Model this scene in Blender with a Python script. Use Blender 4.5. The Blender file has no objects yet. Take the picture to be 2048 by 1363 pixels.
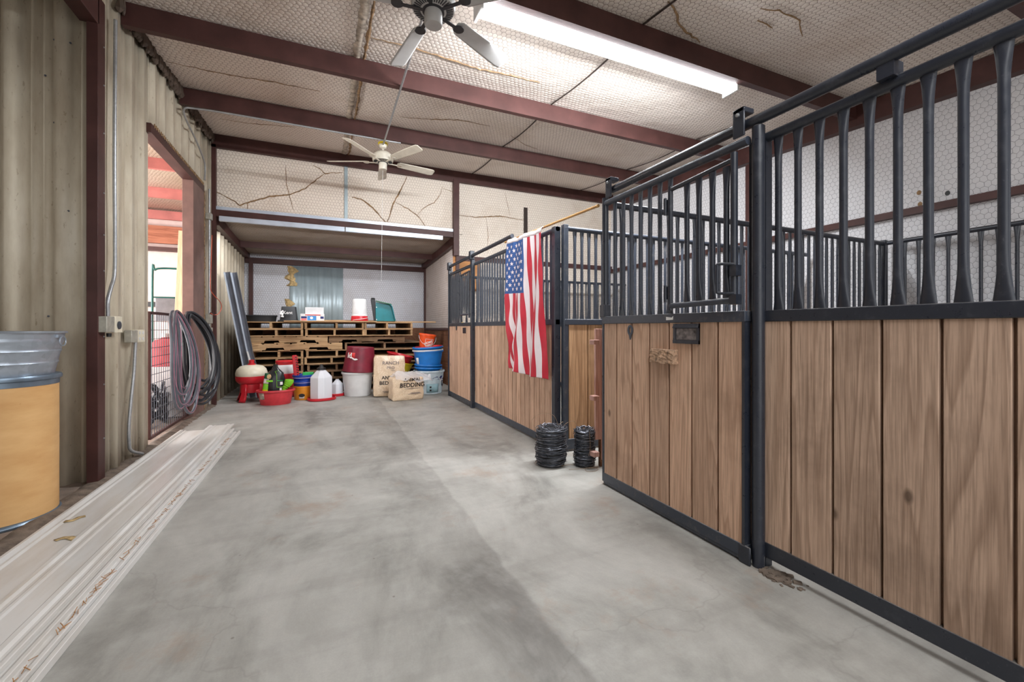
import bpy, bmesh, math, random
from mathutils import Vector, Matrix, Euler
random.seed(7)
PI = math.pi
sc = bpy.context.scene
COL = sc.collection

# ------------------------------------------------------------------ camera survey
F = 849.0; VX, VY = 650.0, 656.0; H = 1.27
TH = math.atan2(1024 - VX, F); CT, ST = math.cos(TH), math.sin(TH)
def W(u, v, X=None, Y=None, Z=None):
    a = u - 1024; x = a*CT + F*ST; y = -a*ST + F*CT; z = VY - v
    s = X/x if X is not None else Y/y if Y is not None else (Z - H)/z
    return Vector((x*s, y*s, H + z*s))

# ------------------------------------------------------------------ materials
def srgb(*c):
    return tuple(((x/255)/12.92 if x/255 <= .04045 else ((x/255 + .055)/1.055)**2.4) for x in c) + (1,)

class NT:
    def __init__(s, name):
        s.m = bpy.data.materials.new(name); s.m.use_nodes = True
        s.t = s.m.node_tree; s.b = s.t.nodes['Principled BSDF']; s.out = s.t.nodes['Material Output']
    def n(s, typ, props=None, **ins):
        k = s.t.nodes.new(typ)
        for a, b in (props or {}).items(): setattr(k, a, b)
        for a, b in ins.items(): s.set(k, a, b)
        return k
    def set(s, k, a, b):
        i = k.inputs[int(a[1:])] if a[0] == 'i' and a[1:].isdigit() else k.inputs[a]
        if hasattr(b, 'bl_idname') and hasattr(b, 'outputs'): s.t.links.new(b.outputs[0], i)
        elif isinstance(b, bpy.types.NodeSocket): s.t.links.new(b, i)
        else: i.default_value = b
    def math(s, op, a, b=0.0, c=None):
        k = s.n('ShaderNodeMath', {'operation': op}, i0=a, i1=b)
        if c is not None: s.set(k, 'i2', c)
        return k.outputs[0]
    def vmath(s, op, a, b=(0, 0, 0)):
        k = s.n('ShaderNodeVectorMath', {'operation': op}, i0=a)
        if k.inputs[1].enabled or True: s.set(k, 'i1', b)
        return k
    def coord(s): return s.n('ShaderNodeTexCoord').outputs['Object']
    def geo(s): return s.n('ShaderNodeNewGeometry').outputs['Position']
    def mapping(s, v, scale=(1, 1, 1), loc=(0, 0, 0)):
        k = s.n('ShaderNodeMapping', None, Vector=v, Scale=scale, Location=loc); return k.outputs[0]
    def noise(s, v, scale, detail=4, rough=.55, dist=0):
        k = s.n('ShaderNodeTexNoise', None, Vector=v, Scale=scale, Detail=detail, Roughness=rough, Distortion=dist)
        return k.outputs['Fac']
    def ramp(s, f, stops):
        k = s.n('ShaderNodeValToRGB', None, Fac=f); e = k.color_ramp.elements
        while len(e) < len(stops): e.new(.5)
        for el, (p, c) in zip(e, stops):
            el.position = p; el.color = c if isinstance(c, tuple) else (c, c, c, 1)
        return k.outputs[0]
    def mix(s, f, a, b, mode='MIX'):
        k = s.n('ShaderNodeMix', {'data_type': 'RGBA', 'blend_type': mode})
        s.set(k, 'i0', f); s.set(k, 'i6', a); s.set(k, 'i7', b); return k.outputs[2]
    def bump(s, h, strength=.3, dist=.01):
        k = s.n('ShaderNodeBump', None, Height=h, Strength=strength, Distance=dist)
        s.t.links.new(k.outputs[0], s.b.inputs['Normal'])
    def fin(s, color, rough=.6, metal=0.0, spec=None):
        s.set(s.b, 'Base Color', color); s.set(s.b, 'Roughness', rough); s.set(s.b, 'Metallic', metal)
        if spec is not None: s.set(s.b, 'Specular IOR Level', spec)
        return s.m

def plain(name, c, rough=.55, metal=0.0, var=.12, scale=9, bump=0.0, spec=None):
    t = NT(name); co = t.geo()
    f = t.noise(co, scale, 5)
    c2 = tuple(x*(1 - var*2.2) for x in c[:3]) + (1,)
    c3 = tuple(min(1, x*(1 + var)) for x in c[:3]) + (1,)
    col = t.ramp(f, [(.3, c2), (.7, c3)])
    if bump: t.bump(t.noise(co, scale*8, 3), bump, .004)
    return t.fin(col, rough, metal, spec)

def insulation(name, axes, base, wire, size=.05, line=.045, crack=.0, stain=.25, stainscale=1.1):
    """white vinyl-faced insulation behind hexagonal chicken wire"""
    t = NT(name); p = t.geo()
    sx = t.n('ShaderNodeSeparateXYZ', None, Vector=p)
    a, b = sx.outputs[axes[0]], sx.outputs[axes[1]]
    wob = t.noise(p, 5.0, 3, .6)
    a2 = t.math('ADD', a, t.math('MULTIPLY', wob, .06)); b2 = t.math('ADD', b, t.math('MULTIPLY', wob, .05))
    uv = t.n('ShaderNodeCombineXYZ', None, X=t.math('DIVIDE', a2, size), Y=t.math('DIVIDE', b2, size*1.18)).outputs[0]
    r = (1, 1.7320508, 1); h = (.5, .8660254, .5)
    def cell(v):
        m = t.n('ShaderNodeVectorMath', {'operation': 'WRAP'}, i0=v, i1=(.5, .8660254, .5), i2=(-.5, -.8660254, -.5))
        return m.outputs[0]
    ga = cell(uv); gb = cell(t.vmath('SUBTRACT', uv, h).outputs[0])
    flat = lambda v: t.vmath('MULTIPLY', v, (1, 1, 0)).outputs[0]
    ga, gb = flat(ga), flat(gb)
    def hexd(v):
        av = t.vmath('ABSOLUTE', v).outputs[0]
        d = t.vmath('DOT_PRODUCT', av, (.5, .8660254, 0)).outputs['Value']
        x = t.n('ShaderNodeSeparateXYZ', None, Vector=av).outputs[0]
        return t.math('MAXIMUM', d, x)
    d = t.math('MINIMUM', hexd(ga), hexd(gb))          # 0 centre .. .5 edge
    w = t.math('GREATER_THAN', d, .5 - line)
    big = t.noise(p, stainscale, 6, .65); fine = t.noise(p, 22, 4)
    dirty = tuple(x*y for x, y in zip(base[:3], (.62, .53, .45))) + (1,)
    col = t.mix(t.ramp(big, [(.52, 0.0), (.78, stain*2)]), base, dirty)
    col = t.mix(t.math('MULTIPLY', fine, .16), col, dirty)
    if crack:
        vo = t.n('ShaderNodeTexVoronoi', {'feature': 'DISTANCE_TO_EDGE'}, Vector=t.vmath('ADD', p, t.vmath('SCALE', t.n('ShaderNodeTexNoise', None, Vector=p, Scale=3.0, Detail=4.0).outputs['Color']).outputs[0]).outputs[0], Scale=crack)
        for k in t.t.nodes:
            if k.bl_idname == 'ShaderNodeVectorMath' and k.operation == 'SCALE': k.inputs['Scale'].default_value = .35
        cr = t.ramp(vo.outputs['Distance'], [(.0, 1.0), (.011, 0.0)])
        col = t.mix(t.math('MULTIPLY', cr, .8), col, srgb(112, 88, 62))
    col = t.mix(t.math('MULTIPLY', w, .8), col, wire)
    dome = t.ramp(d, [(.15, 1.0), (.5, 0.0)])
    hh = t.math('ADD', t.math('MULTIPLY', dome, .35), t.math('MULTIPLY', t.noise(p, 2.6, 3), 2.2))
    t.bump(hh, .5, .02)
    return t.fin(col, .62)

def wood(name, light, dark, axis='v', grain=1.0, rough=.72, dirt=.0, knots=True):
    """axis v: grain runs up; x / y: along that axis"""
    t = NT(name); p = t.coord(); at = t.n('ShaderNodeAttribute', {'attribute_name': 'rnd'}).outputs['Fac']
    s = t.n('ShaderNodeSeparateXYZ', None, Vector=p); X, Y, Z = s.outputs
    off = t.math('MULTIPLY', at, 37.0)
    if axis == 'v': h, l, q = t.math('ADD', X, Y), Z, t.math('SUBTRACT', X, Y)
    elif axis == 'x': h, l, q = t.math('ADD', Y, Z), X, Z
    else: h, l, q = t.math('ADD', X, Z), Y, Z
    v = t.n('ShaderNodeCombineXYZ', None, X=t.math('ADD', h, off), Y=t.math('ADD', t.math('MULTIPLY', l, .05), off), Z=t.math('MULTIPLY', q, .3)).outputs[0]
    warp = t.noise(v, 5.0, 2)
    ring = t.math('FRACT', t.math('MULTIPLY', t.math('ADD', warp, t.math('MULTIPLY', h, .25)), 13.0*grain))
    fine = t.noise(t.mapping(v, (1, .6, 1)), 150, 3)
    col = t.mix(t.ramp(ring, [(.0, .10), (.6, .28), (.9, .74), (1., .14)]), light, dark)
    col = t.mix(t.ramp(fine, [(.35, .45), (.6, .0)]), col, tuple(x*.55 for x in dark[:3]) + (1,))
    tone = t.math('ADD', .84, t.math('MULTIPLY', at, .3))
    col = t.mix(1.0, col, t.n('ShaderNodeCombineColor', None, Red=tone, Green=tone, Blue=tone).outputs[0], 'MULTIPLY')
    big = t.noise(p, 2.4, 5, .62)
    grime = tuple(x*.42 for x in dark[:3]) + (1,)
    col = t.mix(t.ramp(big, [(.5, 0.0), (.8, .5 + dirt)]), col, grime)
    if knots:
        vo = t.n('ShaderNodeTexVoronoi', None, Vector=t.n('ShaderNodeCombineXYZ', None, X=t.math('MULTIPLY', h, 3.6), Y=t.math('MULTIPLY', l, 1.9), Z=0.0).outputs[0], Scale=1.0)
        col = t.mix(t.ramp(vo.outputs['Distance'], [(.035, .8), (.075, 0.0)]), col, tuple(x*.3 for x in dark[:3]) + (1,))
    t.bump(t.math('ADD', fine, t.math('MULTIPLY', ring, .3)), .22, .003)
    return t.fin(col, rough, 0, .25)

M = {}
M['insul_ceiling'] = insulation('insulation_ceiling', (0, 1), srgb(230, 220, 211), srgb(112, 86, 70), .052, .040, stain=.36, stainscale=.75)
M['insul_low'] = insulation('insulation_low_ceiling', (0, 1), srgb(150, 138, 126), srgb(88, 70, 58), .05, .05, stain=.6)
M['insul_back'] = insulation('insulation_back_wall', (0, 2), srgb(232, 221, 208), srgb(150, 130, 112), .05, .04, stain=.3)
M['insul_shed'] = insulation('insulation_shed_wall', (0, 2), srgb(206, 208, 216), srgb(120, 118, 120), .05, .045, stain=.25)
M['insul_side'] = insulation('insulation_side_wall', (1, 2), srgb(196, 186, 180), srgb(128, 112, 100), .05, .05, stain=.5, stainscale=2)
M['insul_right'] = insulation('insulation_right_wall', (1, 2), srgb(216, 216, 220), srgb(104, 104, 110), .055, .028, stain=.08)

def mat_floor():
    t = NT('concrete'); p = t.geo(); s = t.n('ShaderNodeSeparateXYZ', None, Vector=p)
    big = t.noise(t.mapping(p, (1, .55, 1)), 1.5, 8, .68, .4); mid = t.noise(p, 7, 6, .6); fine = t.noise(p, 120, 3)
    streak = t.noise(t.mapping(p, (.5, 3.4, 1)), 1.2, 5, .6)
    A, B, C_ = srgb(104, 102, 98), srgb(158, 156, 150), srgb(190, 187, 181)
    col = t.ramp(big, [(.26, A), (.46, B), (.72, C_)])
    col = t.mix(t.ramp(streak, [(.5, 0.0), (.76, .36)]), col, srgb(108, 104, 100))
    col = t.mix(t.ramp(mid, [(.5, 0.0), (.75, .4)]), col, srgb(186, 185, 180))
    rust = t.noise(t.mapping(p, (1, 1, 1), (7.3, 3.1, 0)), 1.6, 6, .7)
    col = t.mix(t.ramp(rust, [(.57, 0.0), (.72, .5)]), col, srgb(158, 128, 104))
    # grimy band that follows the cold joint down the aisle
    jx = t.math('ADD', s.outputs[0], t.math('MULTIPLY', t.math('SUBTRACT', t.noise(p, 3, 4), .5), .10))
    d = t.math('SUBTRACT', jx, .88)
    left = t.ramp(t.math('ADD', t.math('MULTIPLY', d, 1.0), .7), [(.0, 0.0), (.3, .1), (.66, .62), (.695, .62), (.715, 0.0)])
    col = t.mix(t.math('MULTIPLY', left, t.ramp(big, [(.36, .8), (.72, .12)])), col, srgb(92, 88, 84))
    # hairline cracks
    vo = t.n('ShaderNodeTexVoronoi', {'feature': 'DISTANCE_TO_EDGE'}, Vector=t.vmath('ADD', p, t.n('ShaderNodeTexNoise', None, Vector=p, Scale=2.0, Detail=5.0).outputs['Color']).outputs[0], Scale=.32)
    col = t.mix(t.math('MULTIPLY', t.ramp(vo.outputs['Distance'], [(.0, .16), (.0006, 0.0)]), 1.0), col, srgb(84, 78, 72))
    sp = t.n('ShaderNodeTexVoronoi', None, Vector=p, Scale=4.5)
    col = t.mix(t.ramp(sp.outputs['Distance'], [(.02, .5), (.035, 0.0)]), col, srgb(82, 70, 60))
    col = t.mix(t.math('MULTIPLY', fine, .25), col, srgb(112, 109, 104))
    t.bump(t.math('ADD', mid, t.math('MULTIPLY', fine, .4)), .12, .006)
    return t.fin(col, t.ramp(big, [(.3, .42), (.7, .62)]), 0, .35)
M['floor'] = mat_floor()
M['dirt'] = plain('dirty_ground', srgb(140, 124, 112), .9, 0, .2, 6, .4)
M['curb'] = plain('curb_dirt', srgb(120, 106, 94), .95, 0, .25, 14, .8)
M['gravel'] = plain('bright_gravel', srgb(214, 206, 196), .9, 0, .1, 5, .3)
M['panelboards'] = wood('stall_boards', srgb(204, 174, 152), srgb(150, 122, 102), 'v', 1.0, .75, .05)
M['doorboards'] = wood('door_boards', srgb(220, 184, 158), srgb(174, 138, 114), 'v', 1.1, .72, .0)
M['freshboards'] = wood('alley_boards', srgb(204, 164, 126), srgb(142, 106, 76), 'v', 1.0, .65, .0)
M['pinkboard'] = wood('pink_boards', srgb(212, 172, 160), srgb(168, 122, 110), 'v', .6, .8)
M['palletwood'] = wood('pallet_wood', srgb(206, 172, 130), srgb(146, 110, 76), 'x', .9, .8, .1)
M['palletwood_dark'] = wood('dark_pallet_wood', srgb(168, 138, 108), srgb(104, 78, 56), 'x', .9, .85, .3)  # darker pallet tone, used mostly on the lower layers
M['lumber'] = wood('fresh_lumber', srgb(248, 220, 186), srgb(226, 184, 142), 'v', .8, .6, -.4, False)
M['plywood'] = wood('plywood', srgb(206, 150, 98), srgb(170, 112, 68), 'x', .4, .7, .1)
M['plywood_dark'] = wood('plywood_dark', srgb(150, 104, 76), srgb(106, 70, 50), 'y', .4, .75, .2)
M['beamwood'] = wood('beam_wood', srgb(186, 122, 96), srgb(138, 82, 62), 'x', .5, .7)
M['pole'] = wood('pole_wood', srgb(206, 164, 106), srgb(170, 124, 76), 'y', .4, .5, 0, False)

def mat_steel(name, c, dust, rough=.34):
    t = NT(name); p = t.geo()
    f = t.noise(p, 14, 6, .7); g = t.noise(p, 90, 3)
    up = t.n('ShaderNodeSeparateXYZ', None, Vector=t.n('ShaderNodeNewGeometry').outputs['Normal']).outputs[2]
    dustf = t.math('MULTIPLY', t.ramp(up, [(.55, 0.0), (1., .55)]), t.ramp(f, [(.3, .3), (.6, 1.0)]))
    col = t.mix(t.ramp(f, [(.55, 0.0), (.78, .45)]), c, dust)
    col = t.mix(dustf, col, srgb(150, 142, 132))
    col = t.mix(t.ramp(g, [(.66, 0.0), (.75, .5)]), col, dust)
    return t.fin(col, t.ramp(f, [(.35, rough - .04), (.8, rough + .22)]), 0, .6)
M['steel'] = mat_steel('black_painted_steel', srgb(40, 44, 54), srgb(84, 86, 92), .3)
M['steel_worn'] = mat_steel('worn_painted_steel', srgb(54, 60, 72), srgb(134, 128, 120), .38)
M['redoxide'] = plain('red_oxide_steel', srgb(76, 48, 45), .48, 0, .14, 4, .05, .3)
M['jamb'] = plain('daylit_oxide_jamb', srgb(126, 98, 90), .6, 0, .14, 4)  # oxide jamb lightened in colour for the daylight falling on it
M['redoxide_daylit'] = plain('daylit_oxide_steel', srgb(176, 104, 98), .55, 0, .1, 4)  # red oxide with the side room's daylight put into its colour
M['cream_metal'] = None
def mat_cream():
    t = NT('cream_sheet_metal'); p = t.geo()
    f = t.noise(t.mapping(p, (1, 1, .25)), 6, 6, .65); g = t.noise(t.mapping(p, (1, 1, .4)), 42, 4)
    col = t.ramp(f, [(.25, srgb(178, 164, 142)), (.6, srgb(208, 198, 178)), (.85, srgb(214, 206, 190))])
    col = t.mix(t.ramp(g, [(.64, 0.0), (.72, .55)]), col, srgb(138, 118, 88))
    return t.fin(col, .42, 0, .45)
M['cream_metal'] = mat_cream()
def mat_galv(name, c, sc_=30, metal=.75, rough=.38):
    t = NT(name); p = t.geo()
    v = t.n('ShaderNodeTexVoronoi', None, Vector=p, Scale=sc_)
    k = t.n('ShaderNodeSeparateColor', None, Color=v.outputs['Color']).outputs[0]
    lo = tuple(x*.78 for x in c[:3]) + (1,)
    col = t.mix(t.math('MULTIPLY', t.noise(p, 6, 5), .6), t.mix(k, c, lo), lo)
    return t.fin(col, rough, metal)
M['galv'] = mat_galv('galvanized_tub', srgb(186, 196, 208))
M['conduit'] = mat_galv('conduit_metal', srgb(176, 178, 180), 60, .6, .4)
M['bluegray_metal'] = plain('bluegray_sheet', srgb(172, 188, 194), .4, .2, .08, 3)
M['strip'] = plain('pale_metal_strip', srgb(196, 206, 220), .35, .3, .06, 5)
M['channel'] = plain('channel_gray', srgb(96, 100, 110), .4, .4, .1, 6)
def mat_drum():
    t = NT('fibre_drum'); p = t.geo()
    f = t.noise(t.mapping(p, (1, 1, 3)), 3, 6, .6); g = t.noise(p, 20, 5, .7)
    col = t.ramp(f, [(.3, srgb(198, 152, 98)), (.7, srgb(216, 174, 120))])
    col = t.mix(t.ramp(g, [(.68, 0.0), (.76, .6)]), col, srgb(150, 100, 56))
    return t.fin(col, .55, 0, .3)
M['drum'] = mat_drum()
M['bluemetal'] = plain('drum_ring_metal', srgb(120, 136, 152), .35, .6, .12, 9)
def mat_whitepanel():
    t = NT('white_trim_panel'); p = t.geo()
    f = t.noise(t.mapping(p, (3, .5, 1)), 3, 6, .65); g = t.noise(t.mapping(p, (4, .7, 1)), 9, 5, .7)
    col = t.ramp(f, [(.3, srgb(196, 190, 182)), (.6, srgb(212, 210, 207))])
    col = t.mix(t.ramp(g, [(.62, 0.0), (.76, .38)]), col, srgb(184, 164, 138))
    return t.fin(col, .3, 0, .5)
M['whitepanel'] = mat_whitepanel()
M['chaff'] = plain('dry_chaff', srgb(176, 126, 76), .9, 0, .25, 30)
M['box_gray'] = plain('gray_box', srgb(170, 166, 154), .5, .2, .12, 18)
M['white'] = plain('white_enamel', srgb(222, 222, 220), .4, 0, .04, 5)
M['white_ivory'] = plain('ivory_plastic', srgb(226, 218, 196), .35, 0, .08, 7)
M['white_plastic'] = plain('white_plastic', srgb(214, 214, 214), .35, 0, .06, 6)
def mat_translucent(name, c, w=.35):
    t = NT(name); t.fin(c, .35)
    try: t.b.inputs['Subsurface Weight'].default_value = w; t.b.inputs['Subsurface Radius'].default_value = (.03, .03, .03)
    except Exception: pass
    return t.m
M['jug'] = mat_translucent('milky_jug', srgb(226, 228, 234), .25)
def solid(n, r, g, b, rough=.4, **k): M[n] = plain(n + '_paint', srgb(r, g, b), rough, **k)
solid('red', 200, 34, 46, .35, var=.06); solid('redtub', 206, 58, 66, .45, var=.12); solid('maroon', 128, 34, 54, .35, var=.1)
solid('blue', 24, 62, 158, .35, var=.06); solid('skyblue', 30, 122, 206, .35, var=.06); solid('orange', 232, 148, 40, .4, var=.06)
solid('hot_orange', 240, 88, 30, .4, var=.05); solid('lime', 124, 198, 40, .4, var=.05); solid('green', 40, 176, 84, .4, var=.05)
solid('teal', 18, 116, 124, .3, var=.08); solid('yellow', 226, 200, 30, .4, var=.06); solid('black', 26, 27, 30, .5, var=.1)
solid('rubber', 34, 35, 38, .65, var=.15); solid('darkgreen', 20, 96, 60, .4); solid('blackbag', 30, 34, 36, .3, var=.2)
solid('gray', 120, 124, 130, .45); solid('hose_gray', 84, 88, 96, .45, var=.1); solid('hose_black', 34, 36, 42, .4, var=.1)
solid('orange_cord', 216, 96, 66, .5); solid('truckgreen', 22, 92, 88, .4); solid('navy', 28, 40, 104, .4); solid('ink', 40, 34, 34, .6)
solid('ink_gray', 120, 112, 116, .6); solid('lavender', 188, 176, 226, .4); solid('purple_pink', 190, 120, 140, .5); solid('white_print', 238, 236, 234, .5, var=.02)
solid('fanbrown', 84, 70, 60, .5); solid('fangray', 186, 184, 182, .45, var=.05); solid('fancream', 214, 206, 190, .45, var=.08); solid('fandark', 48, 48, 52, .45)
solid('flagred', 200, 36, 58, .65, var=.05); solid('flagwhite', 240, 228, 232, .65, var=.02); solid('flagblue', 38, 84, 152, .65, var=.05)
solid('wire', 120, 122, 130, .4, metal=.7, var=.3, scale=30); solid('rustwire', 140, 116, 92, .7); solid('hinge', 70, 76, 86, .45, metal=.3)
solid('pinkwall', 226, 202, 196, .7, var=.04); solid('redbox', 190, 70, 76, .5); solid('seam', 58, 46, 40, .8); solid('torn', 150, 120, 88, .9, var=.25, scale=20)
solid('joint', 190, 176, 160, .8, var=.3, scale=15); solid('fluff', 206, 178, 128, .95, var=.25, scale=24, bump=.8); solid('paleblue_print', 160, 196, 206, .5)
solid('osb', 196, 162, 134, .9, var=.3, scale=40, bump=.8); solid('plate', 128, 122, 122, .5, metal=.3, var=.35, scale=30)
solid('skyprint', 60, 140, 210, .45); solid('pinkprint', 230, 120, 120, .5); solid('redprint', 206, 50, 50, .5)
def mat_bag():
    t = NT('shavings_bag'); p = t.geo()
    f = t.noise(p, 90, 4, .7)
    col = t.ramp(f, [(.3, srgb(202, 172, 140)), (.7, srgb(240, 220, 192))])
    t.bump(t.noise(p, 16, 4), .5, .02)
    return t.fin(col, .22, 0, .6)
M['bag'] = mat_bag()
def mat_clear(name, c, alpha):
    t = NT(name); t.fin(c, .12); t.set(t.b, 'Alpha', alpha); return t.m
M['clearwrap'] = mat_clear('clear_wrap', (.85, .83, .84, 1), .45)
M['cleartub'] = plain('frosted_tub', srgb(206, 222, 230), .3, 0, .1, 12)
def emis(name, c, s):
    t = NT(name); t.fin(c, .4); t.set(t.b, 'Emission Color', c); t.set(t.b, 'Emission Strength', s); return t.m
M['lamp'] = emis('lit_diffuser', (.93, .965, 1, 1), 24.0)

# ------------------------------------------------------------------ mesh builder
class MB:
    def __init__(s): s.bm = bmesh.new(); s.r = s.bm.verts.layers.float.new('rnd')
    def _tag(s, vs):
        k = random.random()
        for v in vs: v[s.r] = k
        return vs
    def box(s, lo, hi, rot=None, piv=None):
        lo, hi = Vector(lo), Vector(hi)
        vs = [s.bm.verts.new((x, y, z)) for x in (lo.x, hi.x) for y in (lo.y, hi.y) for z in (lo.z, hi.z)]
        for f in ((0, 1, 3, 2), (4, 6, 7, 5), (0, 4, 5, 1), (2, 3, 7, 6), (0, 2, 6, 4), (1, 5, 7, 3)):
            s.bm.faces.new([vs[i] for i in f])
        if rot is not None:
            pv = Vector(piv) if piv is not None else (lo + hi)/2
            R = Euler(rot).to_matrix()
            for v in vs: v.co = pv + R @ (v.co - pv)
        return s._tag(vs)
    def beam(s, p, q, w, h, up=(0, 0, 1)):
        """box bar from p to q, w across, h along up"""
        p, q = Vector(p), Vector(q); d = (q - p).normalized(); u = Vector(up); a = d.cross(u).normalized(); u = a.cross(d).normalized()
        vs = []
        for c in (p, q):
            for i, j in ((-1, -1), (1, -1), (1, 1), (-1, 1)): vs.append(s.bm.verts.new(c + a*(i*w/2) + u*(j*h/2)))
        for f in ((3, 2, 1, 0), (4, 5, 6, 7), (0, 1, 5, 4), (1, 2, 6, 5), (2, 3, 7, 6), (3, 0, 4, 7)): s.bm.faces.new([vs[i] for i in f])
        return s._tag(vs)
    def tube(s, pts, r, n=10, closed=False, cap=True):
        pts = [Vector(p) for p in pts]; L = len(pts); rings = []; allv = []
        up = None
        for i, p in enumerate(pts):
            if closed: d = pts[(i+1) % L] - pts[i-1]
            else: d = pts[min(i+1, L-1)] - pts[max(i-1, 0)]
            if d.length < 1e-9: d = Vector((0, 0, 1))
            d.normalize()
            if up is None:
                up = Vector((0, 0, 1)) if abs(d.z) < .9 else Vector((1, 0, 0))
            a = d.cross(up)
            if a.length < 1e-6: a = d.orthogonal()
            a.normalize(); up = a.cross(d).normalized()
            rr = r[i] if isinstance(r, (list, tuple)) else r
            rings.append([s.bm.verts.new(p + (a*math.cos(2*PI*k/n) + up*math.sin(2*PI*k/n))*rr) for k in range(n)])
            allv += rings[-1]
        m = L if closed else L - 1
        for i in range(m):
            A, B = rings[i], rings[(i+1) % L]
            for k in range(n): s.bm.faces.new((A[k], B[k], B[(k+1) % n], A[(k+1) % n]))
        if cap and not closed:
            s.bm.faces.new(rings[0]); s.bm.faces.new(rings[-1][::-1])
        return s._tag(allv)
    def lathe(s, prof, c=(0, 0, 0), n=36, mod=None, sx=1, sy=1, rot=None):
        c = Vector(c); rings = []; allv = []
        R = Euler(rot).to_matrix() if rot else None
        for r, z in prof:
            ring = []
            for k in range(n):
                a = 2*PI*k/n; rr = r*(mod(a, z) if mod else 1)
                v = Vector((rr*math.cos(a)*sx, rr*math.sin(a)*sy, z))
                if R: v = R @ v
                ring.append(s.bm.verts.new(c + v))
            rings.append(ring); allv += ring
        for A, B in zip(rings, rings[1:]):
            for k in range(n): s.bm.faces.new((A[k], A[(k+1) % n], B[(k+1) % n], B[k]))
        s.bm.faces.new(rings[0][::-1]); s.bm.faces.new(rings[-1])
        return s._tag(allv)
    def prism(s, poly, depth_vec):
        """poly: list of 3-D points, extruded by depth_vec"""
        dv = Vector(depth_vec); A = [s.bm.verts.new(Vector(p)) for p in poly]; B = [s.bm.verts.new(Vector(p) + dv) for p in poly]
        n = len(A); s.bm.faces.new(A[::-1]); s.bm.faces.new(B)
        for i in range(n): s.bm.faces.new((A[i], A[(i+1) % n], B[(i+1) % n], B[i]))
        return s._tag(A + B)
    def strip(s, rows):
        """grid of points rows[i][j]"""
        R = [[s.bm.verts.new(Vector(p)) for p in row] for row in rows]
        for i in range(len(R) - 1):
            for j in range(len(R[0]) - 1): s.bm.faces.new((R[i][j], R[i+1][j], R[i+1][j+1], R[i][j+1]))
        return s._tag([v for row in R for v in row])
    def flat_disc(s, c, rx, rz, nrm='y', n=20, t=.003):
        c = Vector(c); P = []
        for k in range(n):
            a = 2*PI*k/n
            P.append(c + (Vector((rx*math.cos(a), 0, rz*math.sin(a))) if nrm == 'y' else Vector((0, rx*math.cos(a), rz*math.sin(a)))))
        return s.prism(P, (0, -t, 0) if nrm == 'y' else (-t, 0, 0))
    def build(s, name, mat, parent=None, bevel=0, smooth=True, ang=38, solid=0):
        bmesh.ops.recalc_face_normals(s.bm, faces=s.bm.faces[:])
        base = world_loc(parent)
        if base.length > 0:
            for v in s.bm.verts: v.co -= base
        me = bpy.data.meshes.new(name); s.bm.to_mesh(me); s.bm.free()
        for m in (mat if isinstance(mat, (list, tuple)) else [mat]): me.materials.append(m)
        if smooth:
            me.shade_smooth(); me.set_sharp_from_angle(angle=math.radians(ang))
        o = bpy.data.objects.new(name, me); COL.objects.link(o)
        if parent: o.parent = parent
        if bevel:
            b = o.modifiers.new('bevel', 'BEVEL'); b.width = bevel; b.segments = 2; b.limit_method = 'ANGLE'
        if solid:
            b = o.modifiers.new('thick', 'SOLIDIFY'); b.thickness = solid; b.offset = 0
        return o
def world_loc(o):
    v = Vector((0, 0, 0))
    while o is not None: v += o.location; o = o.parent
    return v
def tag(o, label, cat, group=None):
    o['label'] = label; o['category'] = cat
    if group: o['group'] = group
    return o
def thing(name, loc, label, cat, group=None):
    o = bpy.data.objects.new(name, None); COL.objects.link(o); o.location = loc; o.empty_display_size = .1
    return tag(o, label, cat, group)
def struct(o): o['kind'] = 'structure'; return o
def copy_tree(o, parent=None):
    c = o.copy(); COL.objects.link(c)
    if parent: c.parent = parent
    for ch in list(o.children): copy_tree(ch, c)
    return c
def text_obj(name, s, size, mat, parent, xf, extrude=.002, bold=0.0):
    """flat lettering, each point passed through xf(x, y, z)->Vector in world"""
    cu = bpy.data.curves.new(name, 'FONT'); cu.body = s; cu.size = size; cu.align_x = 'CENTER'; cu.extrude = extrude; cu.resolution_u = 3; cu.offset = bold
    tmp = bpy.data.objects.new(name, cu); COL.objects.link(tmp)
    dg = bpy.context.evaluated_depsgraph_get(); dg.update()
    me = bpy.data.meshes.new_from_object(tmp.evaluated_get(dg))
    bpy.data.objects.remove(tmp)
    base = world_loc(parent)
    for v in me.vertices: v.co = Vector(xf(*v.co)) - base
    me.materials.clear(); me.materials.append(mat)
    o = bpy.data.objects.new(name, me); COL.objects.link(o); o.parent = parent
    return o
def sm(pts, n=8):
    """catmull-rom through points"""
    P = [Vector(p) for p in pts]; P = [2*P[0] - P[1]] + P + [2*P[-1] - P[-2]]; out = []
    for i in range(1, len(P) - 2):
        for k in range(n):
            t = k/n; a, b, c, d = P[i-1], P[i], P[i+1], P[i+2]
            out.append(.5*((2*b) + (-a + c)*t + (2*a - 5*b + 4*c - d)*t*t + (-a + 3*b - 3*c + d)*t**3))
    out.append(P[-2]); return out

# ================================================================== THE ROOM
XL, XR, YB, YS, YN = -1.71, 6.35, 8.45, 11.65, -4.2     # left wall, right wall, back wall, shed back wall, open near end
ZP = lambda y: 3.95 + (y - 3.2)*.058                     # underside of the roof purlins
ZC = lambda y: ZP(y) + .225                              # insulation face
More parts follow.
